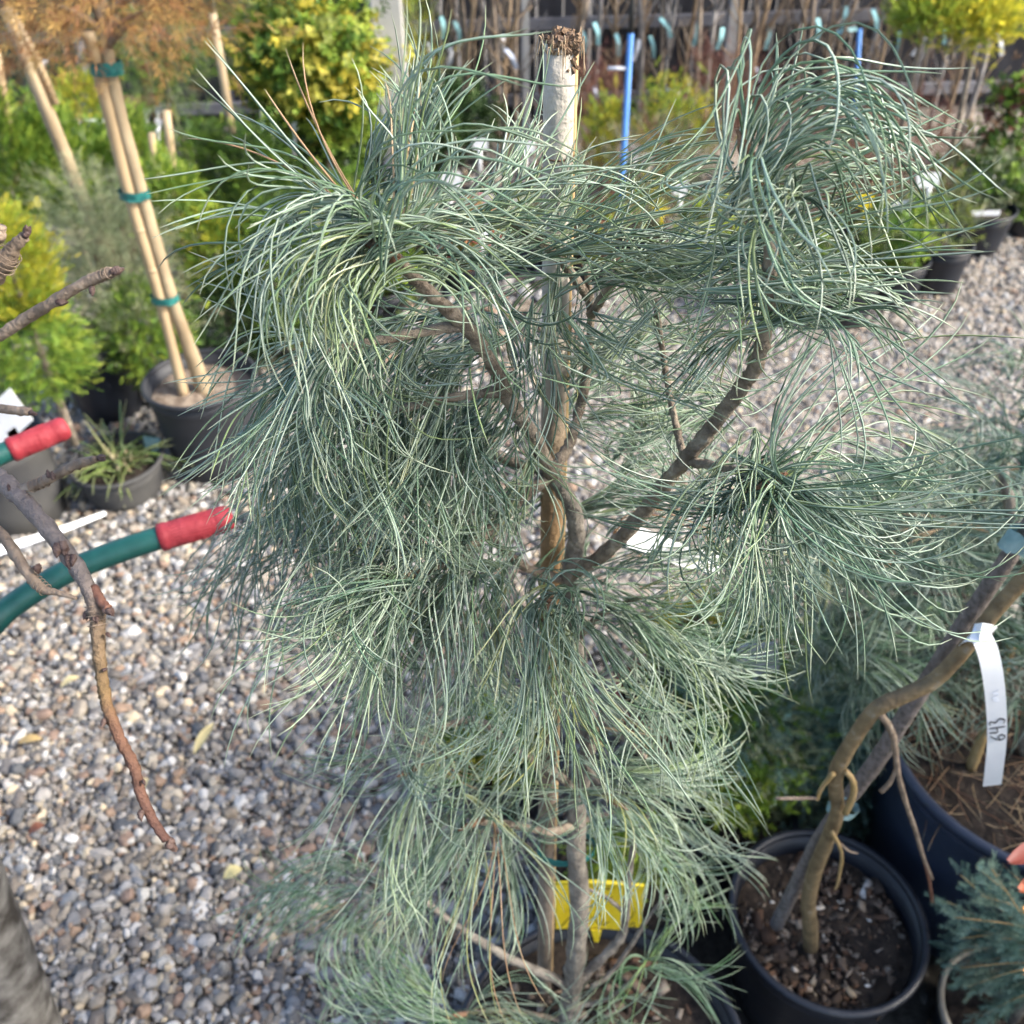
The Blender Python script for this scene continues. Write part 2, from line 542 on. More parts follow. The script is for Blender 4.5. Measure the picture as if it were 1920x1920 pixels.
def needles(base, d0, fl, length, rad, curl_ax, curl_amt, wave, rg, S=11, col=None, pale=1.0, wv=None):
    """vectorised needles: base Nx3, start direction d0, end direction fl, all per needle"""
    n = len(base)
    t = np.linspace(0, 1, S)
    w = (t ** 0.6)[None, :, None]
    w = w * w * (3 - 2 * w) * 0.7 + 0.3 * w
    d = nrm(d0[:, None, :] * (1 - w) + fl[:, None, :] * w)
    # twist of the path: turn about the curl axis as the needle goes out
    ang = curl_amt[:, None] * (t ** 1.3)[None, :]
    ax = nrm(curl_ax)[:, None, :]
    c, s = np.cos(ang)[..., None], np.sin(ang)[..., None]
    d = d * c + np.cross(np.broadcast_to(ax, d.shape), d) * s + ax * (np.sum(ax * d, -1, keepdims=True)) * (1 - c)
    # waviness
    px = nrm(np.cross(d0, rg.normal(size=(n, 3))))
    ph = rg.uniform(0, 6.28, n)
    fr = rg.uniform(.7, 1.6, n)
    if wv is not None: px, ph, fr = wv
    d = nrm(d + px[:, None, :] * (wave[:, None] * np.sin(6.28 * fr[:, None] * t[None, :] + ph[:, None]))[..., None])
    step = (length / (S - 1))[:, None, None]
    pos = base[:, None, :] + np.concatenate([np.zeros((n, 1, 3)), np.cumsum((d[:, :-1] + d[:, 1:]) * .5 * step, 1)], 1)
    ref = nrm(rg.normal(size=(n, 1, 3)))
    x = nrm(np.cross(d, np.broadcast_to(ref, d.shape)))
    y = np.cross(d, x)
    prof = np.interp(t, [0, .06, .5, .9, 1], [.75, 1, 1, .85, .22])
    rr = rad[:, None, None] * prof[None, :, None]
    vs = []
    for k in range(3):
        a = 2.0944 * k
        vs.append(pos + rr * (math.cos(a) * x + math.sin(a) * y))
    v = np.stack(vs, 2)                                        # n,S,3,3
    ids = np.arange(n * S * 3).reshape(n, S, 3)
    q = []
    for k in range(3):
        k2 = (k + 1) % 3
        q.append(np.stack([ids[:, :-1, k], ids[:, :-1, k2], ids[:, 1:, k2], ids[:, 1:, k]], -1).reshape(-1, 4))
    f = np.concatenate(q)
    if col is None:
        col = NEEDLE_PAL[rg.integers(0, len(NEEDLE_PAL), n)] * rg.uniform(.8, 1.25, (n, 1))
    cc = np.broadcast_to(col[:, None, None, :], (n, S, 3, 3)).copy()
    mixp = (pale * rg.uniform(.4, .9, n))[:, None, None]
    cc[:, :, 0, :] = cc[:, :, 0, :] * (1 - mixp) + PALE * mixp    # glaucous band along one face, paled further as a painted highlight
    tipc = np.clip((t - .88) / .12, 0, 1)[None, :, None, None] * .55
    cc = cc * (1 - tipc) + np.array([.42, .42, .28]) * tipc
    return v.reshape(-1, 3), f, cc.reshape(-1, 3)


NS = 0.56


def tuft_mesh(px, py, Y, axa, axt, fla, flt, n, L, spread=.8, curl=0.0, cjit=.95, brown=.010, yellow=.03, droop=.0, fj=.30,
              rad=.00060, wave=.58, stem=.035, rg=None, S=14, jit=.010, base=None, tint=None):
    b0 = P(px, py, Y) if base is None else base
    dep = depth(b0)
    Lm = L * dep / FPX
    a = img(axa, axt); fdir = img(fla, flt)
    nf = max(2, int(round(n * NS / 4)))
    # locks: groups of fascicles that sweep together like hair
    nl = max(2, nf // 4)
    ang = rg.uniform(0, 6.283) + np.arange(nl) * 2.4
    ex = nrm(np.cross(a, [.3, .2, .93])); ey = np.cross(a, ex)
    lside = np.cos(ang)[:, None] * ex + np.sin(ang)[:, None] * ey
    lsp = (spread * rg.uniform(.25, 1.0, nl))[:, None]
    ld0 = nrm(a * np.cos(lsp) + lside * np.sin(lsp))
    lfl = nrm(fdir + rg.normal(0, fj, (nl, 3)) + np.array([0, 0, -droop]) + lside * .15)
    lcu = curl + rg.normal(0, cjit, nl)
    lax = nrm(-Fv + rg.normal(0, .45, (nl, 3)))
    lln = rg.uniform(.72, 1.15, nl)
    lwx = nrm(rg.normal(size=(nl, 3))); lph = rg.uniform(0, 6.28, nl); lfr = rg.uniform(.45, 1.05, nl)
    li = rg.integers(0, nl, nf)
    stray = (rg.random(nf) < .16)[:, None]
    u = rg.uniform(-1, 0.15, nf) * stem
    fd0 = nrm(ld0[li] + rg.normal(0, .15, (nf, 3)) * (1 + 2 * stray))
    ff = nrm(lfl[li] + rg.normal(0, .14, (nf, 3)) * (1 + 3 * stray))
    fb = b0 + a * u[:, None] + lside[li] * .004 + rg.normal(0, jit, (nf, 3)) * .35
    fl_ = Lm * 1.08 * lln[li] * rg.uniform(.85, 1.1, nf)
    fc = lcu[li] + rg.normal(0, .16, nf) * (1 + 3 * stray[:, 0])
    fax = nrm(lax[li] + rg.normal(0, .12, (nf, 3)))
    pick = rg.random(nf)
    fcol = NEEDLE_PAL[rg.integers(0, len(NEEDLE_PAL), nf)] * rg.uniform(.78, 1.25, (nf, 1))
    if tint is not None: fcol = fcol * np.asarray(tint)
    pal = np.ones(nf)
    fcol[pick < yellow * .7] = YELLOW * .8
    m = pick > 1 - brown
    fcol[m] = BROWN[rg.integers(0, 3, m.sum())]; pal[m] = .1
    k = np.repeat(np.arange(nf), 4)
    N_ = len(k)
    d0 = nrm(fd0[k] + rg.normal(0, .11, (N_, 3)))
    fe = nrm(ff[k] + rg.normal(0, .16, (N_, 3)))
    ln = fl_[k] * rg.uniform(.93, 1.05, N_)
    wv = (nrm(lwx[li][k] + rg.normal(0, .15, (N_, 3))), lph[li][k] + rg.normal(0, .25, N_), lfr[li][k])
    return needles(fb[k], d0, fe, ln, rad * rg.uniform(.85, 1.15, N_), fax[k], fc[k] + rg.normal(0, .25, N_), wave * rg.uniform(.4, 1.3, nf)[k],
                   rg, S, fcol[k], pal[k], wv)


# ------------------------------------------------------------------ main twisted pine
PY = 0.56
pine = thing("twisted_pine_tree", "tall weeping pine with long curly blue-green needles filling the middle, tied to a stake", "pine tree", G(1070, 1905, .23))


def limb(name, pts, rads, mt, parent, sides=8, wob=.05, seed=0, n=7, end_round=True):
    sp = spline(pts, n)
    v, f = tube(sp, rads, sides, True, wob, seed)
    return part(name, parent, v, f, mt)


trunk_px = [(1062, 1965, .545), (1066, 1900, .55), (1076, 1830, .55), (1086, 1700, .555), (1080, 1590, .56), (1085, 1500, .565), (1100, 1420, .57), (1103, 1340, .575),
            (1088, 1250, .57), (1070, 1150, .565), (1068, 1075, .56), (1080, 1020, .555), (1076, 960, .55), (1052, 915, .545), (1032, 885, .54)]
limb("trunk", [P(*p) for p in trunk_px], [.0138, .0128, .0118, .0110, .0100, .0086, .0074, .0068, .0064, .0064, .0064, .0068, .0062, .0056, .0052], M['bark_low'], pine, 12, .07, 1)
BR = {
    "a": [(1036, 890, .54), (1000, 820, .525), (952, 745, .51), (915, 665, .495), (860, 600, .475), (800, 545, .455), (745, 490, .44), (690, 445, .43)],
    "b": [(1034, 885, .542), (965, 945, .525), (905, 1005, .51), (830, 1060, .49), (715, 1090, .465)],
    "c": [(1030, 888, .545), (945, 858, .56), (870, 832, .575), (800, 818, .585), (740, 798, .59)],
    "d": [(1040, 880, .545), (1068, 830, .56), (1085, 770, .57), (1100, 700, .575), (1108, 600, .58), (1100, 500, .575)],
    "e": [(1072, 1075, .56), (1130, 1040, .545), (1190, 980, .53), (1240, 915, .515), (1285, 862, .50), (1335, 800, .49), (1385, 735, .475), (1418, 680, .465),
          (1437, 600, .455), (1443, 500, .445), (1440, 420, .44), (1425, 340, .435), (1412, 290, .43)],
    "f": [(1286, 862, .50), (1310, 868, .49), (1370, 880, .47), (1450, 905, .44)],
    "g": [(1283, 860, .50), (1268, 800, .52), (1252, 720, .53), (1240, 640, .54), (1228, 560, .54)],
    "h": [(1066, 1090, .562), (1000, 1070, .55), (960, 1045, .54), (900, 1000, .55), (800, 1000, .57), (735, 970, .58)],
    "i": [(1068, 1160, .562), (1045, 1150, .52), (1022, 1140, .47)],
    "j": [(1078, 1855, .55), (1030, 1830, .545), (950, 1795, .545), (885, 1755, .55), (845, 1728, .555), (740, 1650, .56), (650, 1640, .57)],
    "k": [(1085, 1838, .552), (1130, 1795, .565), (1165, 1755, .575), (1175, 1700, .58), (1180, 1640, .585), (1192, 1570, .59), (1230, 1500, .58)],
    "l": [(1172, 1712, .578), (1140, 1685, .58), (1105, 1668, .575)],
    "m": [(1082, 1545, .562), (1030, 1560, .54), (960, 1545, .52), (885, 1542, .49)],
    "n": [(1088, 1485, .565), (1040, 1450, .56), (960, 1400, .55), (890, 1350, .56), (800, 1380, .54), (775, 1440, .50)],
    "o": [(1098, 1430, .57), (1120, 1470, .54), (1150, 1500, .49)],
    "p": [(1103, 1350, .575), (1150, 1370, .55), (1210, 1420, .51)],
    "q": [(1110, 1850, .55), (1140, 1830, .57), (1185, 1770, .59), (1215, 1720, .60), (1250, 1680, .60)],
    "r": [(1075, 1885, .55), (1120, 1880, .55), (1170, 1850, .545), (1212, 1808, .54)],
    "s": [(1086, 1540, .563), (1120, 1530, .57), (1160, 1520, .575)],
    "t": [(1088, 1250, .57), (1040, 1230, .55), (960, 1200, .53), (820, 1130, .50)],
    "u": [(1080, 1200, .565), (1130, 1150, .55), (1200, 1120, .52)],
    "v": [(1062, 1915, .548), (960, 1895, .53), (860, 1900, .49)],
    "w": [(945, 735, .508), (880, 740, .50), (780, 760, .49), (640, 800, .50)],
    "x": [(870, 610, .478), (800, 620, .47), (700, 640, .455), (600, 660, .45)],
    "y": [(1105, 560, .58), (1060, 500, .56), (1000, 440, .53), (930, 400, .51)],
    "z": [(1107, 590, .58), (1160, 520, .55), (1220, 500, .53)],
}
BRAD = {"a": (.0056, .0036), "b": (.0048, .0034), "c": (.0044, .0028), "d": (.0042, .0030), "e": (.0062, .0029), "f": (.0034, .0036), "g": (.0026, .0022),
        "h": (.0040, .0028), "j": (.0060, .0030), "k": (.0065, .0030), "l": (.0030, .0026), "m": (.0045, .003), "n": (.0050, .003), "o": (.004, .003), "p": (.004, .003), "q": (.0034, .0028)}
for i, (k, pts) in enumerate(BR.items()):
    r0, r1 = BRAD.get(k, (.0035, .0025))
    r1 *= .75
    w = [P(*p) for p in pts]
    limb("branch", w, [r0, r0 * .6 + r1 * .4, r1], M['bark_low'] if k in "jklqr" else M['bark_pine'], pine, 8, .12, 20 + i)
# knots and buds
mat_bud = mat('pine_bud', (.16, .08, .045), (.30, .18, .11), 160, .8, 1.0, 300)
rgk = np.random.default_rng(5)
for (px, py, Y, ang, rr) in [(706, 462, .432, 150, .0042), (716, 1088, .462, 175, .0046), (1445, 905, .436, 200, .0042), (1022, 1140, .465, 250, .0042), (1405, 300, .428, 120, .0045),
                             (885, 1545, .485, 200, .004), (772, 1444, .498, 200, .004), (1152, 1502, .486, 330, .004),  (1212, 1808, .538, 20, .004), (855, 1905, .487, 180, .004)]:
    c = P(px, py, Y); a = img(ang, .4)
    pts = [c - a * .012, c - a * .004, c + a * .004, c + a * .014]
    v, f = tube(spline(pts, 4), [rr * .6, rr * .85, rr * .7, rr * .15], 8, True, .12, int(px))
    part("bud", pine, v, f, mat_bud)

# px,py,Y, axis angle, axis toward, flow angle, flow toward, n, L, options
T = [
    # upper left shoot
    (715, 425, .43, 75, .2, 0, -.1, 60, 380, dict(spread=.6, curl=-.2)),
    (745, 410, .44, 75, .1, 15, .0, 52, 380, dict(spread=.55, curl=.5)),
    (690, 430, .43, 172, .1, 232, .0, 72, 470, dict(spread=.45, curl=.5, cjit=.45)),
    (650, 420, .43, 170, .1, 215, .0, 52, 430, dict(spread=.4, curl=.8, cjit=.5)),
    (650, 400, .44, 145, .0, 155, .0, 40, 400, dict(spread=.35, cjit=.6, curl=-.3)),
    (685, 470, .43, 225, .4, 272, .1, 64, 370, dict(spread=.8, yellow=.12)),
    (750, 380, .45, 70, .0, 85, .0, 14, 270, dict(spread=.5)),
    (830, 370, .47, 35, .0, 60, .0, 40, 260, dict(spread=.7, curl=.7)),
    (600, 410, .46, 120, .1, 20, .0, 36, 280, dict(spread=.6, curl=-1.1)),
    (580, 400, .47, 125, .0, 200, .0, 28, 270, dict(spread=.6, curl=1.2)),
    (700, 380, .48, 70, .0, 5, .0, 60, 320, dict(spread=.7, curl=.6)),
    (540, 450, .47, 175, .0, 240, .0, 40, 260, dict(spread=.6, curl=.5)),
    (800, 410, .48, 40, .0, -5, .0, 56, 360, dict(spread=.7, curl=.3)),
    (620, 480, .45, 210, .2, 250, .1, 40, 300, dict(spread=.7)),
    # top middle
    (900, 430, .49, 25, .1, 0, .0, 70, 400, dict(spread=.6, curl=.3)),
    (930, 430, .50, 55, .0, 15, .0, 56, 320, dict(spread=.8, curl=.6)),
    (960, 380, .52, 70, .0, 100, .0, 20, 240, dict(spread=.8)),
    (880, 500, .49, 240, .1, 270, .0, 60, 300, dict(spread=.8)),
    (1075, 400, .55, 88, .0, 84, .0, 40, 310, dict(spread=.45, fj=.2)),
    (1050, 450, .52, 30, .2, 8, .0, 80, 360, dict(spread=.7, curl=.25)),
    (1120, 470, .53, 50, .1, 30, .0, 44, 280, dict(spread=.6, curl=.3)),
    (1170, 430, .53, 35, .1, 15, .0, 60, 290, dict(spread=.8, curl=.3)),
    (1210, 510, .52, 5, .2, -5, .0, 70, 300, dict(spread=.8)),
    (1110, 570, .52, -10, .3, -28, .0, 80, 330, dict(spread=.8)),
    (1000, 560, .52, 250, .2, 268, .0, 60, 300, dict(spread=.8)),
    (1010, 620, .53, -30, .2, -55, .0, 60, 300, dict(spread=.8)),
    (1250, 500, .52, 50, .0, 15, .0, 50, 260, dict(spread=.8)),
    (1180, 600, .56, 200, .0, 200, .0, 60, 260, dict(spread=1.0)),
    (1230, 570, .54, 100, .1, 20, .0, 50, 260, dict(spread=.9)),
    (1290, 620, .56, 30, .0, -40, .0, 50, 260, dict(spread=.9)),
    (1000, 480, .55, 160, .0, 185, .0, 60, 300, dict(spread=.8)),
    (940, 480, .52, 60, .0, 40, .0, 50, 280, dict(spread=.8, curl=.5)),
    # upper right ball and plume
    (1405, 285, .43, 130, .3, 230, .1, 60, 330, dict(spread=.8, curl=2.0, cjit=.7)),
    (1410, 295, .43, 80, .3, -70, .2, 52, 330, dict(spread=.8, curl=-2.0, cjit=.7)),
    (1408, 280, .43, 85, .0, -42, .0, 80, 480, dict(spread=.35, curl=-.5, cjit=.3, fj=.2)),
    (1425, 300, .43, 55, .1, -25, .0, 60, 430, dict(spread=.45, curl=-.4, cjit=.4, fj=.22)),
    (1440, 345, .44, 5, .1, -5, .0, 48, 420, dict(spread=.45, curl=.3, cjit=.4)),
    (1420, 300, .44, 70, .0, 30, .0, 10, 260, dict(spread=.4)),
    (1441, 420, .44, 20, .1, 8, .0, 40, 420, dict(spread=.6)),
    (1443, 480, .44, 5, .1, -12, .0, 52, 430, dict(spread=.55)),
    (1443, 540, .45, 5, .1, -25, .0, 56, 420, dict(spread=.6)),
    (1440, 600, .45, 10, .1, -40, .0, 40, 380, dict(spread=.6)),
    (1430, 420, .47, 185, .0, 235, .0, 28, 260, dict(spread=.8)),
    (1425, 520, .48, 190, .0, 235, .0, 24, 280, dict(spread=.8)),
    (1410, 640, .47, 200, .0, 262, .0, 40, 280, dict(spread=.8)),
    (1445, 650, .47, 40, .1, -35, .0, 32, 400, dict(spread=.6)),
    (1380, 560, .5, 180, .0, 200, .0, 28, 280, dict(spread=.9)),
    (1360, 470, .5, 170, .0, 205, .0, 40, 260, dict(spread=.8)),
    # right shoot below
    (1460, 898, .437, 30, .2, 2, .0, 68, 500, dict(spread=.45, curl=-.1)),
    (1455, 900, .437, 10, .3, -22, .0, 40, 430, dict(spread=.5)),
    (1455, 905, .437, -30, .3, -48, .1, 84, 430, dict(spread=.5)),
    (1450, 910, .437, -80, .3, -88, .1, 60, 420, dict(spread=.5)),
    (1440, 895, .437, 165, .4, 258, .1, 76, 350, dict(spread=.7, curl=.35)),
    (1440, 900, .437, 210, .3, 262, .1, 52, 380, dict(spread=.5)),
    (1460, 890, .437, 80, .1, 92, .0, 16, 380, dict(spread=.3)),
    (1380, 880, .465, 250, .1, 266, .0, 44, 300, dict(spread=.7)),
    # left weeping curtain
    (870, 660, .535, 200, .0, 255, .0, 76, 360, dict(spread=.6, curl=.2)),
    (780, 610, .515, 200, .0, 256, .0, 76, 370, dict(spread=.6, curl=.2)),
    (700, 640, .49, 205, .0, 258, .0, 72, 360, dict(spread=.5, cjit=.5)),
    (630, 650, .45, 215, .2, 258, .0, 56, 330, dict(spread=.5, curl=.2, cjit=.5)),
    (600, 700, .47, 225, .1, 264, .0, 52, 330, dict(spread=.5, curl=.2, cjit=.5)),
    (920, 750, .55, 215, .0, 252, .0, 64, 330, dict(spread=.6)),
    (970, 800, .53, 225, .2, 262, .0, 32, 300, dict(spread=.5)),
    (860, 770, .545, 210, .0, 256, .0, 64, 330, dict(spread=.7)),
    (770, 770, .52, 205, .1, 258, .0, 72, 340, dict(spread=.7)),
    (690, 780, .50, 205, .1, 262, .0, 64, 320, dict(spread=.7)),
    (610, 800, .52, 225, .1, 266, .0, 60, 310, dict(spread=.5, cjit=.5)),
    (570, 830, .54, 235, .1, 272, .0, 56, 310, dict(spread=.5, cjit=.5)),
    (740, 810, .59, 190, .0, 255, .0, 60, 300, dict(spread=.8)),
    (660, 900, .57, 220, .1, 268, .0, 64, 300, dict(spread=.8)),
    (580, 930, .58, 235, .0, 272, .0, 64, 310, dict(spread=.5, cjit=.5)),
    (540, 960, .59, 245, .0, 272, .0, 48, 300, dict(spread=.5, cjit=.4)),
    (740, 960, .58, 200, .1, 255, .0, 56, 300, dict(spread=.8)),
    (850, 900, .56, 220, .1, 262, .0, 48, 280, dict(spread=.8)),
    (900, 920, .55, 260, .1, 268, .0, 28, 260, dict(spread=.8)),
    (905, 800, .52, 215, .2, 258, .0, 36, 300, dict(spread=.5, cjit=.5)),
    (840, 830, .52, 210, .2, 258, .0, 44, 300, dict(spread=.6, cjit=.5)),
    (960, 860, .53, 220, .2, 262, .0, 24, 260, dict(spread=.5, cjit=.5)),
    (760, 860, .53, 215, .2, 262, .0, 48, 300, dict(spread=.6, cjit=.5)),
    (680, 860, .54, 215, .1, 264, .0, 52, 310, dict(spread=.6, cjit=.5)),
    (830, 700, .53, 210, .1, 256, .0, 48, 320, dict(spread=.6, cjit=.5)),
    (660, 720, .50, 210, .1, 258, .0, 48, 320, dict(spread=.6, cjit=.5)),
    # branch b tip
    (720, 1088, .465, 160, .3, 242, .0, 96, 350, dict(spread=.45, curl=.35, cjit=.4)),
    (730, 1085, .465, 240, .3, 262, .0, 70, 360, dict(spread=.7)),
    (800, 1065, .48, 200, .3, 262, .0, 60, 340, dict(spread=.8)),
    (870, 1040, .49, 60, .3, 275, .2, 36, 300, dict(spread=.5, curl=-1.2)),
    (850, 1070, .49, 230, .3, 265, .0, 64, 350, dict(spread=.8)),
    (930, 1090, .51, 230, .2, 268, .0, 60, 350, dict(spread=.9)),
    # facing shoot
    (1022, 1138, .465, 200, .9, 262, .2, 64, 340, dict(spread=.9)),
    (1026, 1140, .465, -20, .9, -60, .2, 76, 370, dict(spread=.8)),
    (1024, 1135, .465, 70, .9, -20, .2, 44, 300, dict(spread=.8, curl=-.4)),
    (1022, 1145, .465, 270, .6, 272, .1, 64, 340, dict(spread=.6)),
    (820, 1150, .5, 230, .2, 265, .0, 76, 340, dict(spread=.8)),
    (700, 1180, .53, 230, .0, 265, .0, 60, 280, dict(spread=.9)),
    (640, 1130, .57, 240, .0, 270, .0, 50, 260, dict(spread=.7, cjit=.5)),
    (930, 1220, .53, 250, .1, 268, .0, 60, 300, dict(spread=.9)),
    # right of the trunk
    (1120, 1090, .54, 20, .2, -18, .0, 64, 360, dict(spread=.8)),
    (1190, 1120, .52, 5, .2, -35, .0, 84, 370, dict(spread=.7)),
    (1130, 1180, .54, -20, .2, -58, .0, 72, 340, dict(spread=.8)),
    (1210, 1200, .53, -10, .1, -45, .0, 64, 320, dict(spread=.8)),
    (1180, 1010, .55, 30, .0, -10, .0, 48, 300, dict(spread=.8)),
    (1130, 930, .6, 30, .0, 10, .0, 52, 260, dict(spread=1.0)),
    (1160, 860, .62, 60, .0, 20, .0, 48, 240, dict(spread=1.1)),
    (1200, 760, .62, 90, .0, 10, .0, 48, 240, dict(spread=1.1)),
    (1110, 760, .6, 30, .0, 0, .0, 48, 260, dict(spread=1.0)),
    (1330, 760, .55, 170, .0, 230, .0, 40, 240, dict(spread=1.0)),
    (1100, 680, .58, 60, .0, -20, .0, 60, 280, dict(spread=1.0)),
    (1050, 1010, .58, 200, .0, 240, .0, 40, 240, dict(spread=1.0)),
    (1330, 1190, .56, 0, .0, -50, .0, 40, 260, dict(spread=.9)),
    (960, 900, .60, 180, .0, 220, .0, 40, 240, dict(spread=1.0)),
    # lower shoots
    (778, 1440, .495, 215, .3, 262, .0, 96, 360, dict(spread=.7, curl=.2)),
    (790, 1420, .50, 320, .2, 300, .0, 32, 240, dict(spread=.6)),
    (670, 1430, .51, 185, .2, 205, .0, 32, 190, dict(spread=.4)),
    (886, 1545, .488, 225, .3, 272, .0, 88, 350, dict(spread=.8, brown=.14)),
    (892, 1545, .488, 300, .3, 292, .0, 60, 320, dict(spread=.8, brown=.12)),
    (820, 1560, .51, 220, .2, 275, .0, 64, 320, dict(spread=.8, brown=.12)),
    (720, 1540, .53, 225, .1, 266, .0, 64, 300, dict(spread=.8)),
    (980, 1530, .53, 270, .1, 285, .0, 44, 300, dict(spread=.9, brown=.08)),
    (1100, 1475, .52, 160, .3, 190, .0, 48, 260, dict(spread=.8)),
    (1150, 1505, .485, -15, .4, -62, .0, 92, 300, dict(spread=.7, curl=-.2)),
    (1195, 1425, .51, 25, .2, -28, .0, 84, 260, dict(spread=.7)),
    (1150, 1400, .54, 40, .1, -15, .0, 68, 250, dict(spread=.9)),
    (1240, 1490, .55, 0, .1, -45, .0, 64, 210, dict(spread=.9)),
    (1225, 1550, .57, 0, .1, -40, .0, 56, 210, dict(spread=.9)),
    (1260, 1620, .58, 10, .1, -15, .0, 48, 190, dict(spread=.9, tint=(1, 1.1, .9))),
    (1000, 1370, .55, 200, .0, 250, .0, 60, 280, dict(spread=1.0)),
    (900, 1370, .55, 160, .0, 220, .0, 60, 260, dict(spread=1.0)),
    (1050, 1290, .55, 260, .0, 275, .0, 60, 260, dict(spread=1.0)),
    (1170, 1290, .55, 0, .0, -45, .0, 60, 280, dict(spread=1.0)),
    (830, 1320, .56, 220, .0, 260, .0, 60, 260, dict(spread=1.0)),
    (950, 1450, .56, 200, .0, 230, .0, 48, 240, dict(spread=1.1)),
    (1080, 1560, .6, 20, .0, -10, .0, 40, 240, dict(spread=1.1)),
    # lowest shoots
    (650, 1645, .57, 160, .2, 225, .0, 72, 260, dict(spread=.9, tint=(.95, 1.15, .9))),
    (580, 1650, .58, 130, .1, 210, .0, 60, 230, dict(spread=.9, tint=(.95, 1.15, .9))),
    (620, 1720, .58, 210, .1, 250, .0, 60, 220, dict(spread=1.0, tint=(.9, 1.1, .9))),
    (720, 1690, .58, 210, .1, 255, .0, 60, 220, dict(spread=1.0)),
    (700, 1800, .55, 170, .1, 215, .0, 56, 230, dict(spread=1.0, tint=(.95, 1.1, .9))),
    (800, 1860, .51, 150, .3, 205, .0, 72, 280, dict(spread=.8, tint=(.95, 1.15, .9))),
    (858, 1905, .487, 140, .4, 195, .0, 72, 300, dict(spread=.8, tint=(.95, 1.15, .9))),
    (880, 1915, .49, 50, .3, 0, .0, 44, 260, dict(spread=.8)),
    (1214, 1806, .538, 30, .5, -40, .0, 36, 260, dict(spread=.8, curl=-.3, tint=(1, 1.2, .8))),
    (1212, 1808, .538, 200, .4, 258, .0, 32, 230, dict(spread=.8, curl=.3, tint=(1, 1.2, .8))),
    (1212, 1800, .538, 90, .3, 60, .0, 20, 200, dict(spread=.7, tint=(1, 1.2, .8))),
    (1255, 1680, .6, 60, .3, 0, .0, 40, 190, dict(spread=1.0, tint=(1, 1.15, .85))),
    (1060, 1940, .5, 40, .2, 0, .0, 32, 220, dict(spread=.9)),
    (1010, 1920, .5, 150, .2, 200, .0, 44, 260, dict(spread=.9)),
    (1300, 1540, .6, 0, .1, -40, .0, 40, 170, dict(spread=.9)),
    (1170, 1900, .53, 0, .2, -30, .0, 24, 190, dict(spread=.9)),
]
rgT = np.random.default_rng(77)
for row in T:
    px, py, Y, aa, at, fa, ft, n, L, kw = row
    if py > 1250: L *= .88
    if 850 < px < 1390 and 370 < py < 650: n *= .72
    if px < 1000 and 600 < py < 1160: n *= 1.4
    if px < 560: px += 35
    if 1080 < px < 1345 and 640 < py < 1010: n *= 1.7
    v, f, c = tuft_mesh(px, py, Y, aa, at, fa, ft, n, L, rg=rgT, **kw)
    part("needle_tuft", pine, v, f, M['needle'], c)
# loose single needles on the gravel side, plus the tie round trunk and stake

# ------------------------------------------------------------------ pots
def pot(label, c, r, H, mt, soil_drop=.03, rb=.78, lip=.010, soil=None, group=None, name="plant_pot", seg=48, z0=0.0, wob=.008, rim_mat=None, lipr=.006):
    x, y = float(c[0]), float(c[1])
    o = thing(name, label, "pot", (x, y, z0), group)
    c0 = (x, y, z0)
    rr = lambda h: r * (rb + (1 - rb) * h / H)
    t = .0035
    prof = [(rr(0) * .3, .004), (rr(0) * .9, .002), (rr(0), .010), (rr(H * .3), H * .3), (rr(H * .6), H * .6), (rr(H - .045), H - .045), (rr(H - .040) + .002, H - .038), (rr(H - lip), H - lip),
            (rr(H) - t, H - lip), (rr(H - .05) - t, H - .05), (rr(H * .5) - t, H * .5)]
    v, f = lathe(prof, c0, seg, wob)
    part("body", o, v, f, mt)
    rp = [(rr(H) - t - .001, H - lip), (rr(H) - t - .001, H - .002), (rr(H) - t * .4, H), (rr(H) + lipr * .7, H - .0005), (rr(H) + lipr, H - .004), (rr(H) + lipr, H - lip), (rr(H) + .0008, H - lip - .003)]
    v, f = lathe(rp, c0, seg, wob)
    part("rim", o, v, f, rim_mat or mt)
    # uneven soil
    hs = H - soil_drop
    rs = rr(hs) - t - .0005
    rg = np.random.default_rng(int(abs(x * 1000)) + 3)
    v = [(x, y, z0 + hs)]; f = []
    rings = 9; sg = 36
    for i in range(1, rings + 1):
        for k in range(sg):
            a = 6.2832 * k / sg; q = rs * i / rings
            v.append((x + q * math.cos(a), y + q * math.sin(a), z0 + hs + rg.normal(0, .0022) + .004 * math.sin(a * 2 + i * .4)))
    for k in range(sg): f.append((0, 1 + k, 1 + (k + 1) % sg))
    for i in range(rings - 1):
        for k in range(sg):
            k2 = (k + 1) % sg
            f.append((1 + i * sg + k, 1 + (i + 1) * sg + k, 1 + (i + 1) * sg + k2, 1 + i * sg + k2))
    part("soil", o, v, f, soil or M['soil'])
    o["soil_z"] = z0 + hs
    return o


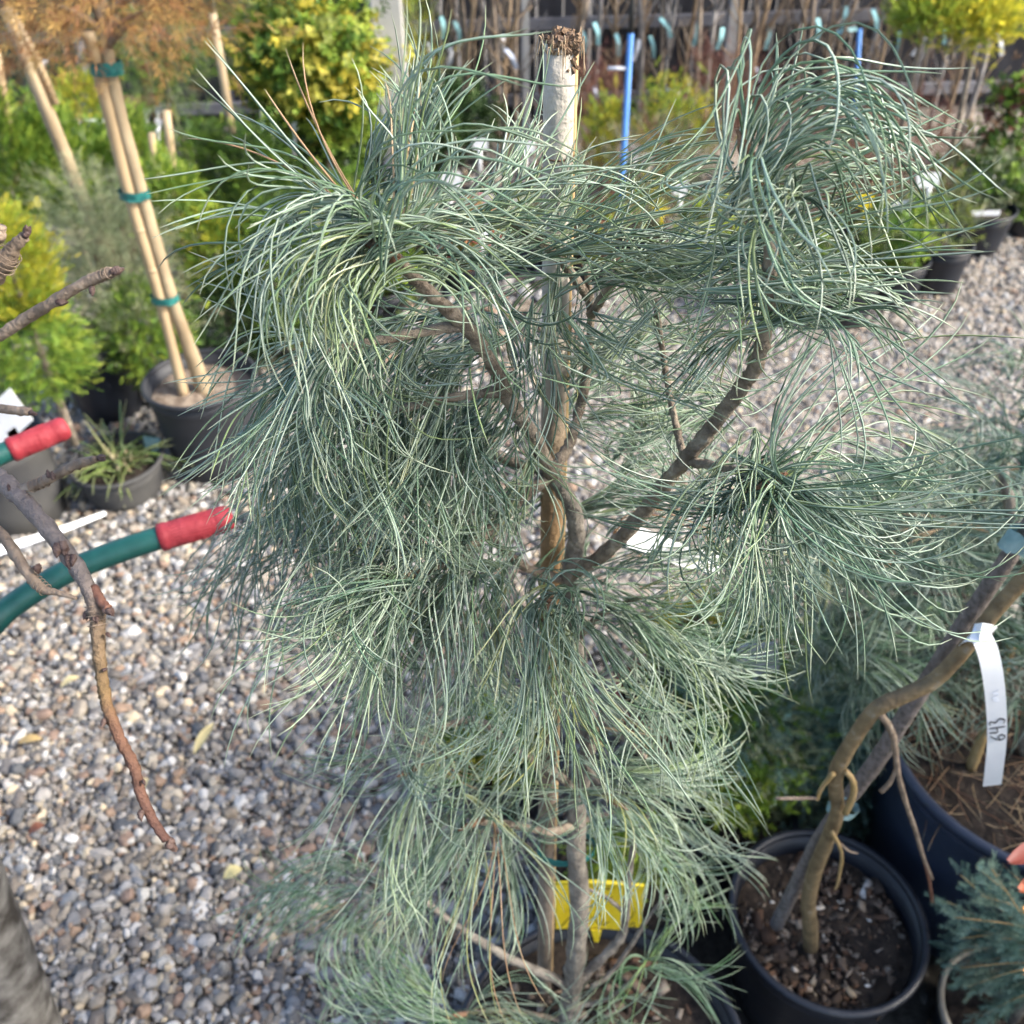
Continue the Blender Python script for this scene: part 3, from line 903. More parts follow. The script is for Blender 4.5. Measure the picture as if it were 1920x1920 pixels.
def chips(parent, c, z, rad, n, size, pal, seed, name="soil_chips"):
    rg = np.random.default_rng(seed)
    cv = np.array([(x, y, zz) for x in (-.5, .5) for y in (-.5, .5) for zz in (-.5, .5)])
    q = np.array([(0, 1, 3, 2), (4, 6, 7, 5), (0, 4, 5, 1), (2, 3, 7, 6), (0, 2, 6, 4), (1, 5, 7, 3)])
    V, F_, Cc = [], [], []
    for i in range(n):
        s = size * math.exp(rg.normal(0, .5))
        e = Matrix.Rotation(rg.uniform(0, 6.28), 3, 'Z') @ Matrix.Rotation(rg.normal(0, .5), 3, 'X') @ Matrix.Rotation(rg.normal(0, .5), 3, 'Y')
        v = (cv * (1 + rg.uniform(-.35, .35, cv.shape))) * np.array([s * rg.uniform(1, 2.6), s, s * rg.uniform(.25, .6)])
        a = rg.uniform(0, 6.28); r = rad * math.sqrt(rg.random())
        v = v @ np.array(e).T + np.array([c[0] + r * math.cos(a), c[1] + r * math.sin(a), z + s * .15])
        V.append(v); F_.append(q + 8 * i)
        Cc.append(np.tile(np.array(pal[rg.integers(0, len(pal))]) * rg.uniform(.7, 1.3), (8, 1)))
    o = part(name, parent, np.concatenate(V), np.concatenate(F_), M['chip'], np.concatenate(Cc), smooth=False)
    o["kind"] = "stuff"
    return o


CHIP = [(.09, .065, .05), (.16, .12, .09), (.05, .036, .028), (.24, .20, .16), (.12, .07, .045), (.035, .026, .02)]

# main pine's pot
mp = G(1125, 1985, .26)
mpot = pot("large black plastic pot holding the twisted pine at the bottom", mp, .178, .26, M['pot'], .035)
chips(mpot, mp, mpot["soil_z"], .15, 260, .006, CHIP, 3)

# split wooden stake with rotten top
stk_top = P(1050, 80, .585); stk_bot = P(1022, 1760, .592)
dirn = nrm(stk_top - stk_bot)
zb = mpot["soil_z"] - .03
base = stk_bot + dirn * ((zb - stk_bot[2]) / dirn[2])
stake = thing("wooden_stake", "weathered grey wooden stake with crumbling top rising behind the twisted pine", "stake", base)
Lk = np.linalg.norm(stk_top - base)
tt = np.linspace(0, 1, 40)
node = lambda t: 0.0006 * math.exp(-((t - .955) / .004) ** 2) + .0005 * math.exp(-((t - .5) / .006) ** 2)
pts = [base + dirn * Lk * t for t in tt]
v, f = tube(pts, [.0092 + node(t) for t in tt], 14, True, .015, 4)
wz = np.clip((np.repeat(tt, 14) - .62) / .22, 0, 1)[:, None]
part("shaft", stake, v, f, M['stake'], np.array([[np.interp(t, [0, .45, .58, .74, .86], c) for c in ([.19, .20, .27, .27, .46], [.155, .16, .17, .18, .42], [.125, .125, .085, .10, .36])] for t in np.repeat(tt, 14)]))
ctr = base + dirn * Lk
xs = nrm(np.cross(dirn, Fv)); ys = np.cross(dirn, xs)
# tan split edge down the right, its sunlit warmth put into the colour
ev = []
for t in tt[2:]:
    q = base + dirn * Lk * t
    ev.append(q + Rv * .0088 - Fv * .0010)
v, f = tube(ev, .0019, 6, True, .08, 8)
part("sunlit_split_edge", stake, v, f, M['stake_tan'])
# node ring
rv = [base + dirn * Lk * .948 + .0094 * (math.cos(a) * xs + math.sin(a) * ys) for a in np.linspace(0, 6.283, 25)]
v, f = tube(rv, .0006, 5, False)
part("node_ring", stake, v, f, M['rot'])
rg = np.random.default_rng(9)
mb = MB()
for i in range(120):
    a = rg.uniform(0, 6.28); r = .0092 * math.sqrt(rg.random())
    q = ctr + (r * math.cos(a)) * xs + (r * math.sin(a)) * ys + dirn * rg.uniform(-.003, .005)
    e = nrm(rg.normal(size=3))
    h = rg.uniform(.0012, .0032)
    v, f = box(q, (h * 1.6, h, h), np.linalg.qr(rg.normal(size=(3, 3)))[0])
    mb.add(v, f)
for i in range(46):                                    # crumbling flakes down the right of the top
    q = ctr + Rv * rg.uniform(.003, .0095) - Fv * rg.uniform(.005, .009) - dirn * rg.uniform(0, .028) * rg.random()
    v, f = box(q, (.002, .0016, .004), np.linalg.qr(rg.normal(size=(3, 3)))[0]); mb.add(v, f)
mb.part("crumbled_wood", stake, M['rot'], smooth=False)
mb = MB()
for i in range(26):
    a = rg.uniform(0, 6.28)
    q = ctr + .0094 * (math.cos(a) * xs + math.sin(a) * ys)
    o1 = nrm((math.cos(a) * xs + math.sin(a) * ys) * .5 + rg.normal(0, .5, 3) + dirn * .5)
    pp = [q - dirn * .004, q + o1 * .004, q + o1 * .006 - dirn * rg.uniform(-.004, .012), q + o1 * .007 - dirn * rg.uniform(.0, .024)]
    v, f = tube(spline(pp, 4), [.00045, .0002], 4); mb.add(v, f)
mb.part("loose_fibre", stake, M['fibre'])


def tie(parent, c, axis, rx, h, mt, name="tie", squash=1.0, right=None):
    axis = nrm(axis); right = Rv if right is None else right
    x = nrm(right - axis * np.dot(right, axis)); y = np.cross(axis, x)
    v, f = [], []
    sg = 22
    rg = np.random.default_rng(int(abs(c[0]) * 1e4) + 2)
    for j in range(6):
        for k in range(sg):
            a = 6.2832 * k / sg
            q = rx * (1 + .04 * rg.normal())
            v.append(c + axis * (h * (j / 5 - .5) + .04 * h * rg.normal()) + q * (math.cos(a) * x + squash * math.sin(a) * y))
    for j in range(5):
        for k in range(sg):
            k2 = (k + 1) % sg
            f.append((j * sg + k, j * sg + k2, (j + 1) * sg + k2, (j + 1) * sg + k))
    return part(name, parent, v, f, mt)


tie(stake, (P(1075, 1590, .56) + P(1028, 1590, .59)) / 2 + Rv * .006, np.array([0, 0, 1]), .031, .012, M['tape'], squash=.62)

# yellow label card in the main pot
yc = thing("yellow_label", "yellow plastic plant label with dark dirt smears in the pine's pot", "plant label", G(1125, 1760, mpot["soil_z"]))
yY = .655
pl = [P(1042, 1655, yY), P(1208, 1660, yY), P(1202, 1750, yY), P(1042, 1742, yY)]


def card(parent, name, quad, mt, th=.0016, holes=None, bend=0.0, n=8):
    q = [np.asarray(p, float) for p in quad]
    nn = nrm(np.cross(q[1] - q[0], q[3] - q[0]))
    v, f = [], []
    for side in (0, 1):
        for j in range(n + 1):
            for i in range(n + 1):
                u, w = i / n, j / n
                p = (q[0] * (1 - u) + q[1] * u) * (1 - w) + (q[3] * (1 - u) + q[2] * u) * w
                v.append(p + nn * (bend * math.sin(math.pi * u) + side * th))
    m = (n + 1) ** 2
    for s in (0, 1):
        for j in range(n):
            for i in range(n):
                a = s * m + j * (n + 1) + i
                qd = (a, a + 1, a + n + 2, a + n + 1)
                f.append(qd if s else qd[::-1])
    ed = [i for i in range(n)] + [n + (n + 1) * j for j in range(n)] + [n * (n + 1) + n - i for i in range(n)] + [(n + 1) * (n - j) for j in range(n)]
    for a, b in zip(ed, ed[1:] + ed[:1]):
        f.append((a, b, b + m, a + m))
    o = part(name, parent, v, f, mt, smooth=False)
    return o, nn


ycard = card(yc, "card", pl, M['yellow'], .0018, bend=.004)[0]
tip = [P(1108, 1744, yY), P(1128, 1745, yY), P(1122, 1768, yY - .002), P(1115, 1768, yY - .002)]
card(yc, "spike", tip, M['yellow'], .0018, n=2)
# raised top edge of the card
v, f = tube([P(1042, 1655, yY - .001), P(1125, 1655, yY + .003), P(1208, 1660, yY - .001)], .0018, 6)
part("folded_edge", yc, v, f, M['yellow'])


def stroke(parent, pts, w, mt, nrm_dir, name="mark"):
    """flat ribbon of ink along the points"""
    p = spline(pts, 5)
    d = nrm(np.gradient(p, axis=0)); s = np.cross(d, nrm_dir)
    ww = w * (0.75 + .25 * np.sin(np.linspace(.3, 2.8, len(p))))[:, None]
    v = np.concatenate([p + s * ww * .5, p - s * ww * .5])
    n = len(p)
    return part(name, parent, v, [(i, i + 1, n + i + 1, n + i) for i in range(n - 1)], mt, smooth=False)


smear = [[(1052, 1738), (1066, 1722), (1080, 1712)], [(1098, 1704), (1112, 1698), (1124, 1688)], [(1124, 1712), (1130, 1724), (1124, 1734), (1116, 1722), (1124, 1712)],
         [(1128, 1682), (1150, 1683)], [(1112, 1664), (1128, 1667), (1146, 1666)], [(1172, 1726), (1186, 1718), (1190, 1702)], [(1180, 1736), (1188, 1730), (1190, 1742)], [(1130, 1735), (1142, 1728)]]
for s_ in smear:
    stroke(ycard, [P(a, b, yY - .0062) for a, b in s_], .0022, M['dirt'], -Fv, "dirt_smear")

# white band label on the pine's right branch
wt = thing("white_label", "long white plastic band label tied to the pine's thick right branch", "plant label", P(1190, 1000, .55))
path = [(1178, 1004), (1205, 1012), (1240, 1026), (1275, 1040), (1318, 1052), (1350, 1056)]
pp = spline([P(a, b, .535 + .03 * i / 5) for i, (a, b) in enumerate(path)], 4)
up_ = nrm(Uv * .9 + Rv * .15)


def band(parent, name, p, across, w, mt, th=.0005):
    p = np.asarray(p); n = len(p)
    d = nrm(np.gradient(p, axis=0)); ac = nrm(across - d * np.sum(d * across, -1, keepdims=True)); nn = np.cross(d, ac)
    w = np.broadcast_to(w, n)[:, None]
    v = np.concatenate([p + ac * w / 2, p - ac * w / 2, p - ac * w / 2 + nn * th, p + ac * w / 2 + nn * th])
    f = []
    for i in range(n - 1):
        for k in range(4):
            k2 = (k + 1) % 4
            f.append((k * n + i, k * n + i + 1, k2 * n + i + 1, k2 * n + i))
    f += [(0, n, 2 * n, 3 * n), (n - 1, 4 * n - 1, 3 * n - 1, 2 * n - 1)]
    global LAST_BAND
    LAST_BAND = part(name, parent, v, f, mt, smooth=False)
    return p, ac, nn


p_, ac_, nn_ = band(wt, "strip", pp, up_, .0165, M['white'])


def write(parent, p, ac, nn, strokes, u0, us, vs, w, mt, off=.0009):
    """handwriting on a band: stroke points (u along, v across, both in letter units)"""
    seg = np.concatenate([[0], np.cumsum(np.linalg.norm(np.diff(p, axis=0), axis=1))])
    for st in strokes:
        q = []
        for (u, v) in st:
            s = u0 + u * us
            c = np.array([np.interp(s, seg, p[:, k]) for k in range(3)]); a = np.array([np.interp(s, seg, ac[:, k]) for k in range(3)])
            m = np.array([np.interp(s, seg, nn[:, k]) for k in range(3)])
            sgn = -1 if np.dot(m, Fv) > 0 else 1
            q.append(c + a * v * vs + m * sgn * off)
        stroke(parent, q, w, mt, -Fv, "handwriting")


one = [[(0, .7), (.25, 1), (.25, 0)]]
eight = [[(.5, .5), (.7, .75), (.5, 1), (.3, .75), (.5, .5), (.75, .25), (.5, 0), (.25, .25), (.5, .5)]]
zero = [[(.5, 1), (.25, .7), (.3, .2), (.5, 0), (.72, .3), (.7, .75), (.5, 1)]]
seven = [[(.2, 1), (.75, 1), (.4, 0)]]
for i, g in enumerate((one, eight, zero, seven)):
    write(LAST_BAND, p_, ac_, nn_, [[(u + i * .85, v - .5) for u, v in s] for s in g], .018, .008, .009, .0005, M['ink_faint'])

# ------------------------------------------------------------------ bare fruit tree at the left edge
bt = thing("bare_fruit_tree", "bare fruit tree with knobbly drooping twigs and grey trunk at the left edge", "tree", G(35, 2005))
v, f = tube(spline([G(38, 2010) - np.array([0, 0, .01]), D(25, 1900, 1.36), D(-38, 1720, 1.24), D(-100, 1560, 1.12), D(-200, 1250, .92), D(-235, 1000, .77), D(-225, 860, .71), D(-240, 700, .68), D(-260, 520, .66), D(-280, 360, .65)], 14),
            [.072, .050, .043, .042, .036, .026, .020, .016, .012, .008], 26, True, .006, 2)
part("trunk", bt, v, f, M['bark_grey'])
TW = [
    ([(28, 918, .63), (70, 908, .625), (110, 888, .62), (145, 870, .615), (182, 860, .61)], [.0030, .0040, .0034, .0038, .0026], 'bark_twig'),
    ([(-240, 770, .69), (-70, 668, .63), (0, 628, .62), (60, 590, .61), (110, 560, .60), (160, 530, .595), (212, 510, .59)], [.006, .0050, .0044, .0042, .0038, .0040, .0036], 'bark_twig'),
    ([(-250, 640, .675), (-140, 600, .64), (-60, 555, .62), (-20, 520, .61), (8, 490, .60), (24, 466, .595), (46, 442, .59)], [.010, .0095, .009, .0082, .0070, .0046, .0036], 'bark_twig'),
    ([(-225, 900, .72), (-120, 905, .66), (-40, 970, .64), (5, 1005, .63), (45, 1065, .62), (78, 1102, .615), (112, 1112, .612), (144, 1122, .61)], [.0050, .0044, .0042, .0040, .0040, .0022, .0012], 'bark_twig'),
    ([(-240, 720, .69), (-130, 722, .66), (-70, 740, .64), (-20, 760, .63), (15, 768, .62), (56, 772, .615)], [.004, .0038, .0032, .0032], 'bark_twig'),
    ([(-265, 500, .66), (-120, 490, .61), (-12, 450, .58), (0, 436, .578), (4, 424, .576)], [.004, .004, .003], 'bark_twig'),
    ([(175, 1100, .61), (190, 1128, .606), (203, 1142, .603)], [.0032, .0034, .0030], 'bark_red'),
]
main_twig = [(-228, 890, .72), (-80, 868, .66), (-20, 888, .64), (25, 920, .63), (85, 985, .62), (135, 1050, .615), (168, 1108, .61), (181, 1150, .61), (184, 1190, .61), (190, 1262, .608), (198, 1310, .606),
             (206, 1340, .605), (228, 1392, .606), (252, 1440, .608), (265, 1490, .61), (285, 1535, .613), (312, 1575, .616)]
sp_t = spline([D(*p) for p in main_twig], 8)
n_t = len(sp_t); u_t = np.linspace(0, 1, n_t)
rad_t = np.interp(u_t, [0, .06, .12, .19, .25, .31, .38, .43, .5, .56, .62, .69, .75, .81, .87, .94, 1], [.0105, .0078, .0068, .0062, .0055, .0051, .0046, .0051, .0045, .0037, .0036, .0037, .0034, .0034, .0035, .0031, .0026])
v, f = tube(sp_t, rad_t, 10, True, .09, 40)
ct = np.array([[np.interp(t, [0, .35, .45, .6, .66, .72, 1], c) for c in ([.19, .18, .145, .155, .16, .14, .09], [.16, .15, .105, .10, .095, .072, .045], [.15, .135, .075, .045, .05, .046, .036])] for t in np.repeat(u_t, 10)])
part("twig", bt, v, f, M['bark_v'], ct)
for i, (pts, rr_, mm) in enumerate(TW):
    v, f = tube(spline([D(*p) for p in pts], 7), [q * .88 for q in rr_], 9, True, .10, 40 + i)
    part("twig", bt, v, f, M[mm])


def bud(parent, px, py, d, ang, s, mt=None, n=3):
    c = D(px, py, d); a = img(ang, .2)
    rg = np.random.default_rng(int(px * 7 + py))
    mb = MB()
    for k in range(n):
        aa = nrm(a + rg.normal(0, .25, 3)); q = c + rg.normal(0, s * .25, 3)
        v, f = tube(spline([q - aa * s * .5, q, q + aa * s * .7, q + aa * s * 1.5], 3), [s * .45, s * .62, s * .5, s * .06], 7, True, .08, k + int(px)); mb.add(v, f)
    mb.part("bud", parent, mt or M['bud'])


for (px, py, d, an, s, n) in [(116, 1025, .612, 275, .0048, 4), (128, 1046, .610, 290, .0040, 3), (205, 1144, .602, 320, .0030, 3), (318, 1582, .616, 300, .0044, 3), (196, 1350, .603, 260, .0030, 2),
                              (265, 1524, .608, 265, .0032, 2), (270, 1466, .606, 300, .0020, 1), (186, 858, .609, 10, .0030, 3), (95, 893, .612, 100, .0028, 2), (216, 508, .588, 30, .0034, 3),
                              (172, 540, .592, 280, .0030, 2), (112, 568, .598, 10, .0032, 2), (48, 438, .588, 40, .0036, 3), (58, 772, .614, 10, .0026, 2), (68, 1065, .616, 300, .0030, 2),
                              (162, 1148, .612, 250, .0028, 2), (178, 1160, .605, 300, .0024, 2), (200, 1190, .604, 330, .0022, 1), (196, 1255, .604, 20, .0020, 1), (20, 918, .626, 120, .0026, 2)]:
    bud(bt, px, py, d, an, s, n=n)
# growth rings on the thick spurs
mb = MB()
for (p0, p1, r0, n) in [((4, 500, .602), (18, 476, .597), .0074, 4), ((172, 525, .595), (204, 512, .59), .0040, 5), ((176, 1136, .61), (182, 1172, .61), .0057, 5), ((60, 912, .626), (85, 902, .623), .0042, 4), ((62, 1085, .618), (85, 1106, .614), .0044, 5)]:
    a0, a1 = D(*p0), D(*p1); dd = nrm(a1 - a0); x = nrm(np.cross(dd, Fv)); y = np.cross(dd, x)
    for k in range(n):
        c = a0 + (a1 - a0) * k / (n - 1)
        v, f = tube([c + (r0 - .0003) * (math.cos(a) * x + math.sin(a) * y) for a in np.linspace(0, 6.2832, 15)], .00034, 4, False); mb.add(v, f)
mb.part("bark_ring", bt, M['bark_twig'])

# ------------------------------------------------------------------ hand truck
cart = thing("hand_truck", "hand truck with two green tubular handles ending in red rubber grips", "hand truck", (-.78, .95, 0))
gz = .92


def at_z(px, py, z): return G(px, py, z)


h1 = [at_z(418, 974, .925), at_z(300, 1008, .922), at_z(200, 1042, .918), at_z(110, 1080, .912), at_z(20, 1138, .90), at_z(-70, 1210, .88)]
h2 = [at_z(112, 806, .925), at_z(18, 845, .92), at_z(-80, 890, .915), at_z(-160, 935, .90)]
e1 = [h1[-1] + np.array([-.14, .02, -.06]), h1[-1] + np.array([-.36, .04, -.20]), h1[-1] + np.array([-.60, .06, -.50]), h1[-1] + np.array([-.80, .08, -.78])]
e2 = [h2[-1] + np.array([-.12, 0, -.06]), h2[-1] + np.array([-.30, .0, -.20]), h2[-1] + np.array([-.54, 0, -.5]), h2[-1] + np.array([-.74, 0, -.80])]
for hh, ee in ((h1, e1), (h2, e2)):
    v, f = tube(spline(hh + ee, 6), .0115, 16)
    hd = part("handle", cart, v, f, M['handle'])
    d_ = nrm(hh[1] - hh[0])
    gl = np.linalg.norm(hh[1] - hh[0]) * (1.0 if hh is h1 else .98)
    c0 = np.asarray(hh[0])
    tpts, tr = [], []
    for s, r in [(-.010, .003), (-.009, .0100), (-.005, .0128), (0, .0134), (.006, .0134), (.0068, .0130)]:
        tpts.append(c0 + d_ * s); tr.append(r)
    k = 18
    for i in range(k):
        s = .009 + (gl - .02) * i / (k - 1)
        tpts.append(c0 + d_ * s); tr.append(.0132 + (.0003 if i in (0, 6, 12, 17) else 0) - (.00015 if i % 2 else 0))
    tpts += [c0 + d_ * (gl - .008), c0 + d_ * (gl - .006), c0 + d_ * gl, c0 + d_ * (gl + .001)]; tr += [.0132, .0140, .0140, .0118]
    v, f = tube(tpts, tr, 28)
    # radii are sampled per point
    sv = []
    for i, (pt, r) in enumerate(zip(tpts, tr)):
        x = nrm(np.cross(d_, Fv)); y = np.cross(d_, x)
        for kk in range(28):
            a = 6.2832 * kk / 28; sv.append(pt + r * (math.cos(a) * x + math.sin(a) * y))
    gp = part("grip", hd, sv, f, M['grip'])
    # fine ribs pressed along the grip
    mb = MB()
    for i in range(26):
        a = 6.2832 * i / 26; x = nrm(np.cross(d_, Fv)); y = np.cross(d_, x); o_ = .0132 * (math.cos(a) * x + math.sin(a) * y)
        v, f = tube([c0 + d_ * .012 + o_, c0 + d_ * (gl - .012) + o_], .00025, 4); mb.add(v, f)
    mb.part("grip_ribs", hd, M['grip'])
A1, A2 = np.asarray(e1[1]), np.asarray(e2[1])
for k_ in (1, 2, 3):
    v, f = tube([np.asarray(e1[k_]), np.asarray(e2[k_])], .010, 10); part("cross_bar", cart, v, f, M['handle'])
for c in (np.asarray(e1[3]), np.asarray(e2[3])):
    cc = np.array([c[0] - .06, c[1] + (.05 if c is e2[3] else -.05), .11])
    prof = [(.02, -.02), (.06, -.018), (.10, -.025), (.11, -.012), (.11, .012), (.10, .025), (.06, .018), (.02, .02)]
    v, f = lathe(prof, (0, 0, 0), 28)
    v = np.stack([v[:, 0], v[:, 2], v[:, 1]], 1) + cc
    part("wheel", cart, v, f, M['rubber'])
lo1, lo2 = np.asarray(e1[3]), np.asarray(e2[3])
v, f = tube([np.array([lo1[0] - .06, lo1[1] - .05, .11]), np.array([lo2[0] - .06, lo2[1] + .05, .11])], .009, 10); part("axle", cart, v, f, M['handle'])
mid = (lo1 + lo2) / 2
v, f = box((mid[0] - .16, mid[1], .03), (.26, abs(lo2[1] - lo1[1]), .006)); part("toe_plate", cart, v, f, M['handle'], smooth=False)

# ------------------------------------------------------------------ foliage templates
def tmpl_frond():
    """flat scale-leaf spray, axis along z, unit length"""
    v, f = [], []

    def dia(p, d, l, w, up):
        d = nrm(d); s = nrm(np.cross(d, up)); i = len(v)
        v.extend([p, p + d * l * .5 + s * w, p + d * l, p + d * l * .5 - s * w]); f.append((i, i + 1, i + 2, i + 3))
    up = np.array([0, 1, 0.])
    for i in range(5):
        t = .08 + .17 * i
        p = np.array([.02 * math.sin(i * 2.1), -.12 * t * t, t])
        for s in (-1, 1):
            d = np.array([s * .62, -.1 * t, .85])
            dia(p, d, .42 * (1 - .55 * t), .032, up)
    dia(np.array([0, -.08, .7]), np.array([0, -.1, 1.]), .35, .03, up)
    return np.array(v), np.array(f)


def tmpl_bristle(n=26, ln=.28, seed=3, w=.022, lean=.9):
    """round needle twig: needles all about the axis"""
    rg = np.random.default_rng(seed)
    v, f = [], []
    for i in range(n):
        t = (i + .5) / n
        a = i * 2.4
        p = np.array([0, 0, t * .85])
        d = nrm(np.array([math.cos(a), math.sin(a), lean + .8 * t])); s = nrm(np.cross(d, rg.normal(size=3)))
        l = ln * (1 - .35 * t) * rg.uniform(.8, 1.2); k = len(v)
        v.extend([p - s * w * .6, p + d * l * .5 - s * w, p + d * l, p + d * l * .5 + s * w]); f.append((k, k + 1, k + 2, k + 3))
    return np.array(v), np.array(f)


def tmpl_leaves(n=6, seed=5, wid=.22):
    rg = np.random.default_rng(seed)
    v, f = [], []
    for i in range(n):
        a = i * 2.4; t = i / n
        p = np.array([0, 0, t * .6]); d = nrm(np.array([math.cos(a), math.sin(a), .5 + .6 * t])); s = nrm(np.cross(d, [0, 0, 1.])); u = np.cross(s, d)
        l = .5 * rg.uniform(.8, 1.15); k = len(v)
        v.extend([p, p + d * l * .35 + s * wid * l * 1.1 + u * .05, p + d * l * .7 + s * wid * l * .9 + u * .04, p + d * l - u * .05, p + d * l * .7 - s * wid * l * .9 + u * .04, p + d * l * .35 - s * wid * l * 1.1 + u * .05])
        f.extend([(k, k + 1, k + 2, k + 3), (k, k + 3, k + 4, k + 5)])
    return np.array(v), np.array(f)


TP = {'frond': tmpl_frond(), 'bristle': tmpl_bristle(), 'leaves': tmpl_leaves(), 'spruce': tmpl_bristle(44, .26, 8, .016, .55), 'wisps': tmpl_bristle(12, .5, 4, .012, 1.6)}


def place(tp, org, dirs, scl, cols, rg, droop=0):
    tv, tf = TP[tp]
    n, K = len(org), len(tv)
    z = nrm(dirs); x = nrm(np.cross(z, nrm(rg.normal(size=(n, 3))))); y = np.cross(z, x)
    v = org[:, None, :] + scl[:, None, None] * (tv[None, :, 0, None] * x[:, None, :] + tv[None, :, 1, None] * y[:, None, :] + tv[None, :, 2, None] * z[:, None, :])
    f = (tf[None] + (np.arange(n) * K)[:, None, None]).reshape(-1, 4)
    c = np.broadcast_to(cols[:, None, :], (n, K, 3)) * rg.uniform(.8, 1.2, (n, K, 1))
    return v.reshape(-1, 3), f, c.reshape(-1, 3)


def crown(name, parent, c, rad, n, tp, size, pal, seed, shape='ball', upw=.6, mt=None, clump=7, hollow=.45, zmin=.02, out=1.0, jit=.35):
    """foliage: sprays spread through the volume in clumps"""
    rg = np.random.default_rng(seed)
    if tp == 'frond': n = int(n * 2.6); size = size * .6
    if tp == 'leaves': n = int(n * 1.5); size = size * .72
    rad = np.asarray(rad, float); c = np.asarray(c, float)
    nc = max(1, n // clump)
    u = nrm(rg.normal(size=(nc, 3))); q = (hollow + (1 - hollow) * rg.random(nc) ** .6)[:, None]
    lp = u * q
    if shape == 'cone':
        h = rg.random(nc) ** 1.15; a = rg.uniform(0, 6.283, nc); rr = (1 - h) ** .8 * (hollow + (1 - hollow) * np.sqrt(rg.random(nc)))
        lp = np.stack([rr * np.cos(a), rr * np.sin(a), h * 2 - 1], 1)
        u = nrm(np.stack([np.cos(a), np.sin(a), np.full(nc, .35)], 1))
    elif shape == 'oval':
        h = rg.random(nc); a = rg.uniform(0, 6.283, nc); rr = np.sin(np.clip(h * 2.75 + .3, 0, 3.14)) ** .75 * (hollow + (1 - hollow) * np.sqrt(rg.random(nc)))
        lp = np.stack([rr * np.cos(a), rr * np.sin(a), h * 2 - 1], 1)
        u = nrm(np.stack([np.cos(a), np.sin(a), np.full(nc, .2)], 1))
    pal = np.asarray(pal, float) * 1.25
    cc = pal[rg.integers(0, len(pal), nc)] * rg.uniform(.75, 1.3, (nc, 1))
    k = np.repeat(np.arange(nc), clump)
    N_ = len(k)
    pos = c + lp[k] * rad + rg.normal(0, 1, (N_, 3)) * size * .75
    dirs = nrm(u[k] * out + np.array([0, 0, upw]) + rg.normal(0, jit, (N_, 3)))
    ok = pos[:, 2] > zmin
    pos, dirs, col = pos[ok], dirs[ok], (cc[k] * rg.uniform(.85, 1.15, (N_, 1)))[ok]
    v, f, col = place(tp, pos - dirs * size * .5, dirs, size * rg.uniform(.7, 1.3, len(pos)), col, rg)
    return part(name, parent, v, f, mt or M['frond'], col, smooth=False)


GOLD = [(.36, .34, .03), (.30, .32, .03), (.22, .28, .03), (.40, .35, .04), (.14, .22, .03)]
GREEN = [(.075, .145, .02), (.11, .19, .027), (.05, .11, .018), (.18, .26, .035), (.09, .16, .02)]
LIME = [(.21, .29, .035), (.15, .23, .03), (.28, .34, .045), (.09, .16, .022)]
GREYG = [(.15, .18, .10), (.20, .22, .13), (.11, .14, .08), (.24, .24, .14)]
DARK = [(.025, .055, .016), (.036, .075, .02), (.022, .045, .015), (.05, .09, .024)]
RUST = [(.26, .13, .05), (.20, .09, .04), (.34, .19, .06), (.16, .075, .035), (.30, .20, .07)]
REDTW = [(.13, .048, .038), (.16, .07, .048), (.11, .055, .04), (.18, .115, .07)]
BLUEG = [(.10, .17, .14), (.13, .20, .17), (.08, .14, .11), (.16, .22, .16)]
YELLOWL = [(.44, .38, .05), (.36, .35, .06), (.25, .29, .06), (.48, .42, .07)]


def shrub(name, label, px, py, Y, w, h, tp, pal, n, size, seed, shape='oval', cat="shrub", group=None, stemr=.012, upw=.6, zb=0.0, mt=None, clump=7, out=1.0, trunk_top=.3, dy=.8, bark=None, **kw):
    c = P(px, py, Y); s = depth(c) / FPX
    c = np.array(c); rx = w / 2 * s; rz = h / 2 * s * 1.08
    t = thing(name, label, cat, (c[0], c[1], zb), group)
    crown("crown", t, c, (rx, rx * dy, rz), n, tp, size, pal, seed, shape, upw, mt, clump, out=out, **kw)
    top = c[2] - rz + 2 * rz * trunk_top
    rgs = np.random.default_rng(seed)
    pts = [(c[0], c[1], zb), (c[0] + rgs.normal(0, .006), c[1], (zb + top) / 2), (c[0] + rgs.normal(0, .01), c[1], top)]
    v, f = tube(spline(pts, 4), [stemr, stemr * .8, stemr * .5], 8, True, .05, seed)
    part("trunk", t, v, f, bark or M['bark_pine'])
    return t


# ------------------------------------------------------------------ left side: staked tree, grass, gold thuja
pb = G(416, 868)
Yb = float(pb[1])
rimz = P(388, 706, Yb)[2]
p1 = pot("dark grey plastic pot at the foot of the bamboo-staked tree", pb, 102 * depth(P(385, 705, Yb)) / FPX, rimz, M['pot_grey'], .045, .80, soil=M['soil_pale'], wob=.004)
p2b = G(240, 925); Y2 = float(p2b[1])
p2 = pot("low grey bowl pot with a grass tuft on the gravel", p2b, 84 * depth(P(228, 855, Y2)) / FPX, P(228, 858, Y2)[2], M['pot_dusty'], .03, .80)
p3b = G(48, 965); Y3 = float(p3b[1])
p3 = pot("tall dusty grey pot beside the upper red grip", p3b, 92 * depth(P(40, 800, Y3)) / FPX, P(40, 812, Y3)[2], M['pot_dusty'], .05, .9)
p4b = G(215, 770); Y4 = float(p4b[1])
p4 = pot("dark blue-black pot standing in shade behind the grass pot", p4b, .105, .24, M['pot'], .03, .82)

